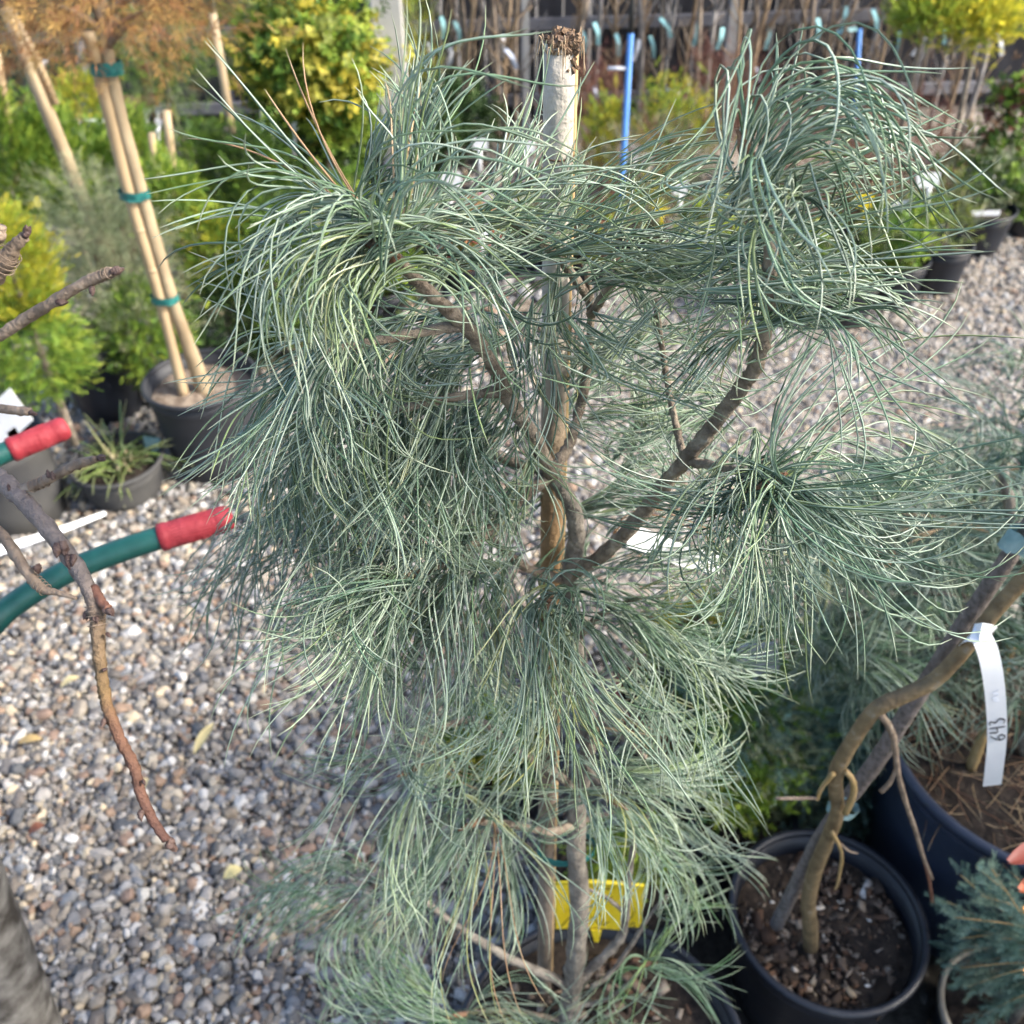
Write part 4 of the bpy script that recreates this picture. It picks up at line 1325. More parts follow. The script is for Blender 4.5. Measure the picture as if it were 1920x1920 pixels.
st = thing("staked_tree", "young tree with tan trunk and rusty brown crown tied to bamboo in the left pot", "tree", (pb[0], pb[1], p1["soil_z"]))
limb("trunk", [P(386, 735, Yb + .01), P(372, 700, Yb + .01), P(350, 640, Yb), P(322, 560, Yb), P(284, 430, Yb), P(248, 300, Yb), P(222, 200, Yb), P(203, 110, Yb), P(190, 20, Yb), P(182, -80, Yb)],
     [.0225, .0200, .0160, .0150, .0145, .014, .0135, .013, .012, .010], M['bark_tan'], st, 12, .04, 5)
for (a, b) in [((196, 60), (110, 10)), ((198, 70), (270, 20)), ((190, 20), (80, -20)), ((192, 30), (300, -30)), ((200, 90), (250, 45)), ((197, 62), (150, -60))]:
    limb("branch", [P(*a, Yb), P((a[0] + b[0]) / 2, (a[1] + b[1]) / 2 - 6, Yb - .02), P(*b, Yb - .05)], [.009, .006, .003], M['bark_twig'], st, 7, .08, a[0] + b[0])
crown("crown", st, P(185, -60, Yb), (.27, .25, .17), 950, 'wisps', .055, RUST + [(.42, .26, .08)], 61, 'ball', -.1, clump=6, hollow=.2)  # extra paler colour stands in for the lit bits of the crown
crown("crown", st, P(80, 55, Yb), (.11, .12, .055), 300, 'wisps', .05, RUST, 62, 'ball', -.5, clump=6, hollow=.1)
crown("crown", st, P(310, 45, Yb), (.12, .12, .06), 260, 'wisps', .05, RUST, 63, 'ball', -.5, clump=6, hollow=.1)
bs = thing("bamboo_stake", "pale bamboo stake bound with three teal tape ties to the rusty-crowned tree", "stake", P(342, 735, Yb - .008))
bpts = spline([P(346, 745, Yb - .008), P(300, 560, Yb - .008), P(243, 365, Yb - .008), P(203, 205, Yb - .008), P(165, 58, Yb - .008)], 10)
v, f = tube(bpts, .0132, 12, True, .02, 6); part("shaft", bs, v, f, M['bamboo'])
for (px, py) in [(191, 160), (285, 505), (262, 430)]:
    c = P(px, py, Yb - .008); d = nrm(bpts[5] - bpts[0])
    v, f = tube([c - d * .004, c, c + d * .004], [.0132, .0146, .0132], 12); part("node", bs, v, f, M['bamboo'])
for (px, py, w_, h_) in [(190, 125, .031, .026), (243, 363, .030, .019), (300, 558, .030, .018)]:
    tie(bs, P(px + 9, py, Yb - .004), nrm(bpts[5] - bpts[0]), w_ * 1.06, h_, M['tape'], squash=.8)
# tube guard behind
pg = thing("grey_pipe", "thin grey metal pipe upright behind the bamboo stake", "pipe", G(172, 350))
v, f = tube([G(172, 350), P(150, 70, float(G(172, 350)[1]))], .020, 10); part("shaft", pg, v, f, M['post_side'])

grs = thing("grass_plant", "small arching green grass clump growing in the low bowl pot", "grass plant", (p2b[0], p2b[1], p2["soil_z"]))
rg = np.random.default_rng(21)
n = 70
gb = np.array([p2b[0], p2b[1], p2["soil_z"]]) + np.column_stack([rg.normal(0, .025, n), rg.normal(0, .025, n), np.zeros(n)])
an = rg.uniform(0, 6.28, n); el = rg.uniform(.5, 1.4, n)
d0 = np.stack([np.cos(an) * np.cos(el), np.sin(an) * np.cos(el), np.sin(el)], 1)
d1 = np.stack([np.cos(an), np.sin(an), rg.uniform(-1.2, .5, n)], 1)
gc = np.array([[.16, .22, .06], [.12, .19, .05], [.30, .30, .13], [.22, .26, .09]])[rg.integers(0, 4, n)]
v, f, c = needles(gb, d0, nrm(d1), rg.uniform(.10, .19, n), rg.uniform(.0018, .0032, n), rg.normal(size=(n, 3)), rg.normal(0, .3, n), np.full(n, .08), rg, 9, gc, .1)
part("blades", grs, v, f, M['needle'], c)["kind"] = "stuff"
v, f, c = needles(gb[:26], nrm(d0[:26] + [0, 0, .6]), nrm(d0[:26] + [0, 0, .3]), rg.uniform(.03, .06, 26), np.full(26, .004), rg.normal(size=(26, 3)), np.zeros(26), np.full(26, .05), rg, 6, np.tile([.34, .28, .16], (26, 1)), .0)
part("dry_sheaths", grs, v, f, M['needle'], c)["kind"] = "stuff"
card(tag(thing("green_label", "small blue-green plastic label stuck at the back of the grass pot", "plant label", P(282, 838, Y2 + .05))), "card", [P(268, 818, Y2 + .05), P(300, 822, Y2 + .05), P(298, 846, Y2 + .05), P(272, 846, Y2 + .05)], M['tape_pale'], n=3)

shrub("golden_thuja", "golden thuja with bright yellow top in the tall dusty pot", 15, 500, Y3 + .02, 170, 200, 'frond', GOLD, 1300, .042, 71, 'oval', "thuja", zb=p3["soil_z"], stemr=.011, trunk_top=.8)
tg = [o for o in COL.objects if o.name.startswith("golden_thuja")][-1]
cc_ = P(60, 650, Y3 + .02)
crown("crown", tg, cc_, (.115, .10, .10), 1000, 'frond', .045, LIME + GREEN, 72, 'oval', -.3)
# small white sign boards
ws = thing("white_sign", "white plastic sign board tilted in the tall dusty pot", "plant label", P(30, 830, Y3 - .12))
card(ws, "board", [P(-50, 790, Y3 - .13), P(18, 728, Y3 - .13), P(62, 788, Y3 - .13), P(-6, 850, Y3 - .13)], M['white'], n=3)
card(ws, "stem", [P(12, 812, Y3 - .13), P(28, 800, Y3 - .13), P(50, 838, Y3 - .13), P(34, 846, Y3 - .13)], M['white'], n=2)
wl = thing("white_strip", "long white plastic strip lying on the gravel before the dusty pot", "plant label", G(100, 1000))
band(wl, "strip", spline([G(-60, 1052, .05), G(20, 1025, .05), G(110, 995, .045), G(198, 962, .03)], 4), np.array([0, .7, .6]), np.linspace(.027, .010, 13), M['white'])

# ------------------------------------------------------------------ left background shrubs
SH = [
    ("grey_juniper", "grey-green feathery juniper behind the bamboo stake", 205, 500, 2.35, 250, 270, 'wisps', GREYG, 1700, .06, 'oval', "juniper", .5),
    ("thuja_shrub", "low bright green thuja with drooping sprays left of the staked tree's pot", 268, 615, 2.32, 170, 150, 'frond', GREEN + LIME, 900, .05, 'oval', "thuja", -.3),
    ("thuja_shrub", "green columnar thuja cut off by the left edge, farthest left of the row", 5, 300, 2.85, 150, 230, 'frond', GREEN + LIME, 1300, .055, 'oval', "thuja", .9),
    ("thuja_shrub", "yellow-tipped columnar thuja just left of the bamboo stake", 108, 310, 2.95, 130, 200, 'frond', LIME + GREEN, 1300, .055, 'oval', "thuja", .9),
    ("thuja_shrub", "green columnar thuja directly behind the bamboo stake's middle", 190, 330, 3.05, 110, 160, 'frond', GREEN, 1000, .055, 'oval', "thuja", .9),
    ("thuja_shrub", "green columnar thuja just right of the bamboo stake's upper tie", 258, 305, 3.1, 100, 160, 'frond', GREEN + LIME, 900, .055, 'oval', "thuja", .9),
    ("globe_thuja", "round clipped thuja bush right of the bamboo stake", 312, 368, 2.7, 125, 125, 'frond', LIME + GREEN, 1100, .042, 'ball', "thuja", .5),
    ("thuja_shrub", "dark green thuja behind the round clipped bush", 400, 340, 3.2, 120, 180, 'frond', DARK + GREEN, 1000, .06, 'oval', "thuja", .9),
    ("thuja_shrub", "green thuja standing behind the pine's upper left needles", 490, 360, 3.15, 140, 200, 'frond', GREEN + DARK, 1100, .06, 'oval', "thuja", .9),
    ("thuja_shrub", "gold-tipped low thuja between the round bush and the pine", 400, 470, 2.6, 130, 140, 'frond', GOLD + LIME + GREEN, 900, .05, 'oval', "thuja", .4),
    ("thuja_shrub", "dark green thuja behind the pine's left drooping needles", 530, 520, 2.6, 200, 220, 'frond', DARK + GREEN, 1200, .06, 'oval', "thuja", .4),
    ("thuja_shrub", "deep green thuja low behind the staked tree's pot rim", 440, 610, 2.55, 170, 170, 'frond', DARK, 700, .055, 'oval', "thuja", .2),
    ("thuja_shrub", "yellowish thuja seen through the pine's left half", 660, 480, 2.9, 240, 260, 'frond', LIME + GREEN, 900, .06, 'oval', "thuja", .5),
    ("gold_shrub", "small bright yellow conifer left of the grey pipe", 148, 182, 3.5, 100, 80, 'frond', GOLD, 500, .045, 'ball', "shrub", .5),
    ("thuja_shrub", "dark conifer behind the small yellow conifer", 95, 130, 3.9, 190, 160, 'wisps', DARK + GREYG, 700, .07, 'oval', "shrub", .5),
    ("grey_topiary", "round grey-green topiary on a thin trunk beyond the bamboo stake", 305, 108, 3.6, 200, 180, 'wisps', GREYG + GREEN, 1300, .055, 'ball', "topiary", .3),
    ("gold_topiary", "yellow and green leafy topiary crown left of the grey post", 590, 120, 3.7, 270, 230, 'leaves', YELLOWL + YELLOWL[:2] + LIME + GREEN, 1300, .075, 'ball', "topiary", .4),
    ("olive_conifer", "loose olive-green conifer behind the yellow topiary", 460, 45, 4.2, 150, 170, 'wisps', GREYG + LIME, 800, .07, 'oval', "conifer", .5),
    ("olive_conifer", "olive-yellow conifer directly right of the grey post", 765, 60, 4.2, 90, 190, 'wisps', GREYG + GOLD, 700, .06, 'oval', "conifer", .6),
    ("dark_shrub", "dark green shrub at the foot of the grey post", 810, 235, 4.1, 250, 150, 'leaves', DARK, 800, .06, 'ball', "shrub", .4),
    ("dark_shrub", "dark leafy shrub under the yellow topiary", 600, 250, 3.85, 260, 110, 'leaves', DARK + GREEN, 700, .06, 'ball', "shrub", .4),
    ("gold_shrub", "upright yellow-green shrub right of the blue pole", 1240, 240, 3.7, 90, 130, 'bristle', GOLD + LIME, 600, .05, 'oval', "shrub", .9),
    ("gold_shrub", "yellow-green shrub just left of the blue pole", 1130, 255, 3.75, 70, 90, 'bristle', GOLD, 400, .05, 'oval', "shrub", .9),
    ("red_shrub", "wine-red twiggy shrub left of the blue pole", 1100, 215, 4.0, 120, 140, 'wisps', REDTW, 500, .07, 'oval', "shrub", .9),
    ("red_shrub", "brownish red twiggy shrub between blue pole and the pine's right plume", 1235, 320, 3.4, 180, 130, 'wisps', REDTW + GREYG, 700, .07, 'oval', "shrub", .9),
    ("red_shrub", "wine-red twiggy shrub behind the pine's curled right plume", 1370, 190, 4.0, 160, 150, 'wisps', REDTW, 600, .07, 'oval', "shrub", .9),
    ("red_shrub", "reddish brown shrub under the pine's right plume", 1560, 330, 3.5, 240, 140, 'wisps', REDTW + [(.2, .12, .07)], 900, .07, 'oval', "shrub", .9),
    ("red_shrub", "dark red shrub beside the white sign on the right", 1690, 290, 3.7, 200, 160, 'wisps', REDTW, 800, .07, 'oval', "shrub", .9),
    ("olive_shrub", "yellowish small shrub left of the pine's curled plume", 1300, 235, 3.75, 70, 90, 'bristle', GOLD + GREYG, 350, .05, 'oval', "shrub", .9),
    ("green_shrub", "small-leaved green shrub above the black pots at the right edge", 1850, 345, 3.35, 200, 110, 'leaves', GREYG + GREEN, 1000, .045, 'ball', "shrub", .4),
    ("green_shrub", "dark green shrub at the right edge below the yellow topiary", 1895, 250, 3.9, 150, 170, 'leaves', DARK + GREEN + REDTW, 700, .055, 'oval', "shrub", .4),
    ("green_shrub", "low olive shrub in front of the white sign", 1700, 400, 3.3, 130, 60, 'leaves', GREYG + REDTW, 400, .045, 'ball', "shrub", .4),
]
for i, (nm, lb, px, py, Y, w, h, tp, pal, n, size, shp, ct, upw) in enumerate(SH):
    shrub(nm, lb, px, py, Y, w, h, tp, pal, n, size, 200 + i, shp, ct, upw=upw, mt=M['leaf'] if tp == 'leaves' else M['frond'])
# two bright topiary heads at the upper right
for i, (px, py, w, h, lb) in enumerate([(1745, 8, 110, 50, "green-yellow topiary head at the top right, left of the brighter one"), (1850, 22, 150, 70, "bright yellow topiary head on a thin trunk at the top right corner")]):
    shrub("yellow_topiary", lb, px, py, 3.6, w, h, 'bristle', [(.62, .54, .05), (.55, .50, .05), (.40, .42, .05)] + GOLD if i else LIME + GOLD, 1100, .05, 300 + i, 'ball', "topiary", trunk_top=.3, stemr=.013)

# far-left second staked trunk and thin stakes
for (nm, lb, a, b, Y, r, mt) in [
    ("trunk_stake", "rough tan trunk bound to a cane at the upper left edge", (12, 15), (84, 195), 2.7, .018, 'bark_tan'),
    ("trunk_stake", "short pale stake cut by the left edge near the top", (-8, 90), (14, 225), 2.9, .012, 'bamboo'),
    ("thin_stake", "slim grey-brown stake leaning left of the yellow topiary", (398, 25), (450, 330), 3.2, .013, 'bark_tan'),
    ("short_stake", "short grey stake behind the round clipped bush", (284, 250), (288, 320), 3.0, .011, 'bark_tan'),
    ("short_stake", "orange-tan stake beside the round clipped bush", (312, 208), (324, 320), 2.95, .013, 'bamboo'),
]:
    bot = P(*b, Y); top = P(*a, Y); d = nrm(top - bot)
    g0 = bot - d * (bot[2] / d[2])
    t = thing(nm, lb, "stake", g0)
    v, f = tube([g0, bot, (bot + top) / 2, top], [r * 1.1, r * 1.05, r, r * .95], 9, True, .04, int(a[0] + 40)); part("shaft", t, v, f, M[mt])
    if nm == "trunk_stake" and r > .015:
        v, f = tube([bot + Rv * .03, (bot + top) / 2 + Rv * .026, top + Rv * .01], .010, 8); part("cane", t, v, f, M['bamboo'])

# wire crate and brown bench seen among the thujas
wc = thing("wire_crate", "white wire crate among the thujas left of the bamboo stake", "crate", P(155, 262, 3.35))
mb = MB()
cw = P(155, 262, 3.30); sx, sy, sz = .065, .05, .045
for i in range(6):
    x = cw[0] - sx + 2 * sx * i / 5
    for y in (cw[1] - sy, cw[1] + sy):
        v, f = tube([(x, y, cw[2] - sz), (x, y, cw[2] + sz)], .003, 5); mb.add(v, f)
for z in np.linspace(cw[2] - sz, cw[2] + sz, 4):
    q = [(cw[0] - sx, cw[1] - sy, z), (cw[0] + sx, cw[1] - sy, z), (cw[0] + sx, cw[1] + sy, z), (cw[0] - sx, cw[1] + sy, z)]
    for a, b in zip(q, q[1:] + q[:1]):
        v, f = tube([a, b], .004, 5); mb.add(v, f)
mb.part("wire_frame", wc, M['wire'])
v, f = box((cw[0], cw[1], (cw[2] - sz) / 2), (.12, .12, max(.02, cw[2] - sz))); part("support_block", wc, v, f, M['brownwood'], smooth=False)
bn = thing("brown_bench", "low brown wooden bench behind the thujas right of the bamboo stake", "bench", G(250, 200))
by_ = 3.9; z0 = P(240, 203, by_)[2]
xa, xb = P(205, 203, by_)[0], P(285, 203, by_)[0]
v, f = box(((xa + xb) / 2, by_, z0), (xb - xa, .25, .03)); part("seat", bn, v, f, M['brownwood'], smooth=False)
for x in (xa + .02, xb - .02):
    for y in (by_ - .1, by_ + .1):
        v, f = box((x, y, (z0 - .015) / 2), (.03, .03, z0 - .015)); part("leg", bn, v, f, M['brownwood'], smooth=False)
v, f = box(((xa + xb) / 2 + .05, by_ + .11, z0 + .09), (.03, .03, .15)); part("post", bn, v, f, M['brownwood'], smooth=False)

# ------------------------------------------------------------------ fence, rails, posts
FY = 4.75
fence = thing("board_fence", "black vertical board fence closing off the nursery at the back", "fence", (1.0, FY, 0))
pw = .118
x = -2.6
i = 0
rgf = np.random.default_rng(4)
bm0 = make_mesh("plank", box((0, 0, 0), (.108, .022, 2.0))[0], box((0, 0, 0), (.108, .022, 2.0))[1], M['fence'], smooth=False)
while x < 4.4:
    o = link("plank", bm0, fence)
    o.location = (x - 1.0, rgf.normal(0, .006), 1.0 + rgf.normal(0, .012)); o.rotation_euler = (0, rgf.normal(0, .006), rgf.normal(0, .02))
    x += pw
for z in (P(1100, 42, FY - .05)[2], P(1100, 42, FY - .05)[2] - .32):
    v, f = box((.9, FY - .05, z), (7.0, .03, .045)); part("rail", fence, v, f, M['rail'], smooth=False)
for k_, (px, Y, w, lb) in enumerate([(733, 3.95, .105, "thick light grey square metal post with a shaded blue-grey left side"), (986, 4.5, .030, "thin pale grey metal post behind the stake's top"), (1368, 4.4, .045, "blue-grey metal post left of the pine's curled plume")]):
    c = P(px, 100, Y)
    t = thing("metal_post", lb, "post", (c[0], c[1], 0))
    v, f = box((c[0], c[1], .9), (w, w, 1.8)); part("shaft", t, v, f, M['post'], smooth=False)
    v, f = box((c[0] - w * .52, c[1] - w * .1, .9), (w * .16, w * 1.1, 1.79)); part("shaded_flange", t, v, f, M['post_side'], smooth=False)  # darker colour paints the shade on the post's left face

for (a, b, Y, r, split, lb) in [((1188, -40), (1163, 395), 3.25, .0098, 62, "bright blue thin pole with black top right of the wooden stake"), ((1612, 55), (1600, 250), 4.2, .009, -99, "short blue pole behind the pine's right plume")]:
    top = P(*a, Y); bot = P(*b, Y); d = nrm(top - bot); g0 = bot - d * (bot[2] / d[2])
    t = thing("blue_pole", lb, "pole", g0)
    if split > 0:
        m_ = P(a[0] - 5, split, Y)
        v, f = tube([g0, bot, m_], r, 10); part("shaft", t, v, f, M['blue'])
        v, f = tube([m_, top], r * .9, 10); part("sleeve", t, v, f, M['rubber'])
        v, f = tube([P(1140, 128, Y), P(1175, 128, Y)], .006, 6); part("clip", t, v, f, M['wire'])
    else:
        v, f = tube([g0, bot, top], r, 10); part("shaft", t, v, f, M['blue'])

# ------------------------------------------------------------------ saplings with tags along the fence
ONES = "first second third fourth fifth sixth seventh eighth ninth tenth eleventh twelfth thirteenth fourteenth fifteenth sixteenth seventeenth eighteenth nineteenth twentieth".split()


def ordinal(n):
    if n <= 20: return ONES[n - 1]
    t = {2: "twenty", 3: "thirty", 4: "forty", 5: "fifty"}[n // 10]
    if n % 10 == 0: return {"twenty": "twentieth", "thirty": "thirtieth", "forty": "fortieth", "fifty": "fiftieth"}[t]
    return t + "-" + ONES[n % 10 - 1]


TAGS = [(805, 100, 'white', 80), (829, 52, 'turq', 85), (857, 60, 'turq', 75), (843, 107, 'white', 95), (867, 93, 'paleblue', 70), (944, 87, 'white', 85), (958, 110, 'paleblue', 60),
        (1093, 77, 'turq', 85), (1118, 63, 'turq', 80), (1157, 84, 'turq', 85), (1222, 88, 'turq', 80), (1248, 52, 'turq', 60), (1193, 94, 'white', 105), (1305, 65, 'turq', 105), (1350, 72, 'turq', 105),
        (1438, 72, 'turq', 100), (1533, 55, 'turq', 90), (1582, 32, 'turq', 100), (1588, 58, 'turq', 170), (1640, 38, 'turq', 80), (1684, 80, 'turq', 95), (1722, 87, 'white', 125), (1767, 62, 'turq', 80),
        (1806, 48, 'turq', 95), (1874, 84, 'white', 80), (1290, 160, 'white', 90), (1115, 175, 'paleblue', 80), (1243, 178, 'paleblue', 40), (1262, 172, 'white', 10), (1420, 140, 'paleblue', 80), (812, 175, 'paleblue', 90)]
rgs = np.random.default_rng(31)
sap_px = sorted(set([t[0] - 3 for t in TAGS if t[1] < 130] + [890, 915, 985 - 12, 1010, 1130, 1180, 1272, 1325, 1395, 1415, 1462, 1480, 1500, 1520, 1555, 1610, 1660, 1700, 1745, 1785, 1830, 1850, 1900]))
sap_at = {}
BK = [mat('sapling_bark_a', (.17, .13, .10), (.28, .23, .18), 30, .8, .5), mat('sapling_bark_b', (.16, .15, .145), (.30, .28, .27), 30, .8, .5), mat('sapling_bark_c', (.22, .15, .09), (.32, .24, .16), 30, .8, .4)]
for i, px in enumerate(sap_px):
    Y = 4.25 + rgs.uniform(0, .38)
    top = P(px, -60, Y); lean = rgs.normal(0, .03)
    g0 = np.array([top[0] + lean, Y, 0])
    t = thing("bare_sapling", f"{ordinal(i + 1)} bare thin sapling from the left along the black fence", "sapling", g0, "saplings along the fence")
    r = rgs.uniform(.006, .0115)
    H = top[2] + .25
    v, f = tube(spline([g0, g0 + [rgs.normal(0, .012), 0, H * .35], g0 + [-lean * .7 + rgs.normal(0, .012), 0, H * .7], [top[0] - lean * .2, Y, H]], 4), [r * 1.15, r, r * .8], 7, True, .06, i)
    part("trunk", t, v, f, BK[i % 3])
    mb = MB()
    for k in range(14):
        z = rgs.uniform(.12, H); q = g0 + np.array([-lean * z / H, 0, z]); a = rgs.uniform(0, 6.28)
        e = q + np.array([math.cos(a) * .10, math.sin(a) * .10, rgs.uniform(.08, .25)])
        v, f = tube(spline([q, (q + e) / 2 + rgs.normal(0, .01, 3), e], 3), [.004, .0018], 5); mb.add(v, f)
    mb.part("twigs", t, BK[i % 3])
    sap_at[px] = (Y, i + 1)
MCOL = {'white': "white", 'turq': "turquoise", 'paleblue': "pale lilac"}
keys = np.array(sap_px)
used = {}
for (px, py, mt, ang) in TAGS:
    k = int(keys[np.argmin(abs(keys - px))]); Y, o_ = sap_at[k]
    key = (mt, o_); used[key] = used.get(key, 0) + 1
    where = "" if used[key] == 1 else (" lower down" if used[key] == 2 else " at its foot")
    c = P(px, py, Y - .03)
    t = thing("hanging_tag", f"{MCOL[mt]} plastic tag hanging{where} on the {ordinal(o_)} bare sapling from the left", "tag", c, "tags on the saplings")
    L_ = 42 if py < 130 else 26
    a = math.radians(ang); dx, dy = math.cos(a), math.sin(a)
    p3 = [P(px - dx * L_ / 2, py - dy * L_ / 2, Y - .02), P(px + 3, py - 2, Y - .045), P(px + dx * L_ / 2, py + dy * L_ / 2, Y - .035)]
    band(t, "strip", spline(p3, 4), Rv if abs(dy) > .6 else Uv, .017, M[mt], .001)

# ------------------------------------------------------------------ potted rows in the middle and right
ROW = [
    (1568, 596, 130, 82, "black pot nearest on the row at the right, under the pine's right needles", LIME + GREYG), (1660, 562, 120, 82, "black pot second along the right row", LIME + GREEN),
    (1745, 540, 105, 86, "black pot third along the row, at the path's edge", GREYG + LIME), (1480, 590, 110, 70, "black pot behind the nearest black pot on the right row", LIME + GREYG),
    (1815, 464, 125, 78, "wide black pot under the small-leaved shrub at the right", None), (1912, 436, 80, 60, "black pot at the right edge beside the path", None), (1715, 462, 100, 60, "black pot below the white rectangular sign", REDTW + GREYG),
    (1610, 478, 100, 60, "black pot under the small yellow label", REDTW + GREYG), (1400, 480, 90, 55, "black pot behind the pine's right upright branch", LIME + GREYG),
    (1300, 520, 90, 50, "black pot seen through needles right of the pine's centre", GREYG + LIME), (1200, 480, 90, 48, "black pot below the blue pole", GOLD + GREYG), (1110, 520, 90, 50, "black pot behind the stake seen through the needles", LIME + REDTW),
    (980, 500, 90, 50, "black pot left of the stake seen through the needles", LIME + GREEN), (880, 540, 95, 52, "black pot with pinkish leaves behind the pine's upper left branch", [(.40, .10, .12), (.35, .2, .1), (.2, .22, .06)]),
    (780, 500, 90, 48, "black pot behind the pine's upper left needles", GREEN + LIME), (720, 590, 100, 56, "black pot behind the pine's left branch", GREEN + LIME),
]
for i, (px, py, w, h, lb, pal) in enumerate(ROW):
    b = G(px, py); Y = float(b[1]); s = depth(b) / FPX
    H = max(.08, P(px, py - h, Y)[2])
    q = pot(lb, b, w / 2 * s, H, M['pot'], .02, .82, seg=32)
    if pal:
        t = thing("potted_shrub", lb.replace("black pot", "small shrub in pot", 1).replace("second along the row right of the nearest black pot", "second along the right row"), "shrub", (b[0], b[1], q["soil_z"]))
        crown("crown", t, (b[0], b[1], q["soil_z"] + .10), (w / 2 * s * 1.05, w / 2 * s, .10), 260, 'leaves' if i % 2 else 'wisps', .045, pal, 400 + i, 'ball', .7, M['leaf'], zmin=q["soil_z"])
        v, f = tube([(b[0], b[1], q["soil_z"] - .005), (b[0], b[1], q["soil_z"] + .1)], [.005, .003], 6); part("trunk", t, v, f, M['bark_pine'])


def sign(label, quad_px, Y, mt, stem_px=None, name="plant_sign", cat="plant label"):
    q = [P(a, b, Y) for a, b in quad_px]
    t = thing(name, label, cat, np.mean(q, axis=0))
    card(t, "board", q, mt, .003, n=2)
    if stem_px:
        a, b = P(*stem_px[0], Y + .002), P(*stem_px[1], Y + .002)
        v, f = tube([a, b], .007, 6); part("stem", t, v, f, mt)
    return t


sign("white rectangular plant sign on a stem above the black pots at right", [(1718, 326), (1764, 324), (1760, 350), (1720, 352)], 2.95, M['white'], [(1742, 350), (1733, 450)])
sign("small yellow label stuck in a black pot left of the white sign", [(1605, 362), (1640, 366), (1636, 388), (1604, 390)], 2.95, M['yellow'], [(1620, 388), (1620, 420)], name="yellow_label")
sign("white rounded label below the white rectangular sign", [(1668, 380), (1705, 376), (1708, 398), (1674, 402)], 2.95, M['white'], [(1690, 398), (1692, 480)], name="white_label")
sign("white strip label on the wide black pot's rim", [(1822, 396), (1876, 395), (1874, 404), (1824, 405)], 3.12, M['white'], name="white_label")
sign("small yellow label near the blue pole's foot", [(1225, 388), (1255, 392), (1252, 404), (1226, 402)], 3.1, M['yellow'], [(1240, 402), (1240, 430)], name="yellow_label")
for i, (a, b, w, h, Y, where) in enumerate([(1190, 285, 22, 30, 3.5, "white tag just right of the blue pole among red shrubs"), (1215, 300, 24, 28, 3.5, "white tag farther right of the blue pole above the red shrub"), (1275, 350, 30, 34, 3.2, "pale tag in the middle of the red shrub"),
                                            (275, 206, 20, 12, 3.7, "white oval tag on the brown bench, left one"), (296, 206, 14, 14, 3.7, "white oval tag on the brown bench, right one"), (297, 231, 14, 16, 3.5, "white tag below the bench tags"),
                                            (236, 229, 9, 13, 3.4, "small white tag by the bamboo stake's right side"), (493, 215, 12, 20, 3.6, "white tag left under the yellow topiary"), (512, 236, 14, 18, 3.6, "white tag in the middle under the yellow topiary"),
                                            (552, 236, 14, 16, 3.6, "white tag right under the yellow topiary"), (80, 115, 18, 8, 3.6, "pale tag near the rough trunk at upper left"), (900, 270, 30, 22, 3.5, "white tag behind the pine's top needles left of the stake"),
                                            (985, 275, 36, 22, 3.5, "white tag behind the pine's top needles beside the stake"), (845, 340, 40, 34, 3.2, "large pale tag seen through the pine's upper left"), (905, 425, 30, 40, 2.9, "pale pink-white tag through the needles"),
                                            (1862, 305, 26, 40, 3.6, "pale seed head tag above the small-leaved shrub at right")]):
    sign(where, [(a - w / 2, b - h / 2), (a + w / 2, b - h / 2 + 2), (a + w / 2 - 1, b + h / 2), (a - w / 2 + 2, b + h / 2 - 1)], Y, M['white'], [(a, b + h / 2 - 2), (a, b + h / 2 + 50)], name="small_tag", cat="tag")

# ------------------------------------------------------------------ right foreground
pa = G(1553, 1715, .235); PAz = .235
rA = 176 * depth(pa) / FPX
potA = pot("round black pot with dark soil and the twisted double-stemmed sapling", pa, rA, PAz, M['pot'], .045, .80)
chips(potA, pa, potA["soil_z"], rA * .88, 900, .0046, CHIP, 8)
chips(potA, pa, potA["soil_z"] + .001, rA * .82, 46, .0036, [(.5, .46, .4), (.42, .34, .24), (.6, .58, .54)], 9, "pale_chips")
sA = thing("twisted_sapling", "bare sapling with two crossing stems leaning right out of the round black pot", "sapling", (pa[0], pa[1], potA["soil_z"]))
yA = float(pa[1])
limb("stem", [P(a, b, yA + d) for a, b, d in [(1455, 1735, .0), (1470, 1705, .0), (1502, 1640, -.005), (1538, 1572, -.01), (1580, 1510, -.012), (1640, 1432, -.016), (1692, 1350, -.02), (1742, 1272, -.02), (1800, 1182, -.02), (1860, 1092, -.02), (1915, 1008, -.02), (2000, 880, -.02)]],
     [.0098, .0096, .0094, .0094, .0094, .0094, .0092, .0090, .0086, .0084, .0082, .008], mat('speckled_bark', (.10, .085, .075), (.20, .17, .155), 160, .85, .6, 260), sA, 12, .03, 8)
limb("stem", [P(a, b, yA + d) for a, b, d in [(1520, 1775, -.03), (1519, 1735, -.03), (1516, 1690, -.03), (1528, 1632, -.03), (1552, 1572, -.034), (1570, 1520, -.04), (1566, 1462, -.044), (1578, 1425, -.046), (1612, 1368, -.048), (1645, 1328, -.05), (1700, 1302, -.05), (1752, 1275, -.05), (1808, 1218, -.05), (1868, 1142, -.05), (1930, 1072, -.05), (2010, 970, -.05)]],
     [.0108, .0105, .0098, .0092, .0086, .0082, .0080, .0084, .0080, .0084, .0080, .0078, .0077, .0076, .0074, .007], mat('olive_bark', (.12, .085, .045), (.22, .16, .085), 60, .55, .6, 200, c3=(.27, .23, .17)), sA, 12, .025, 9)
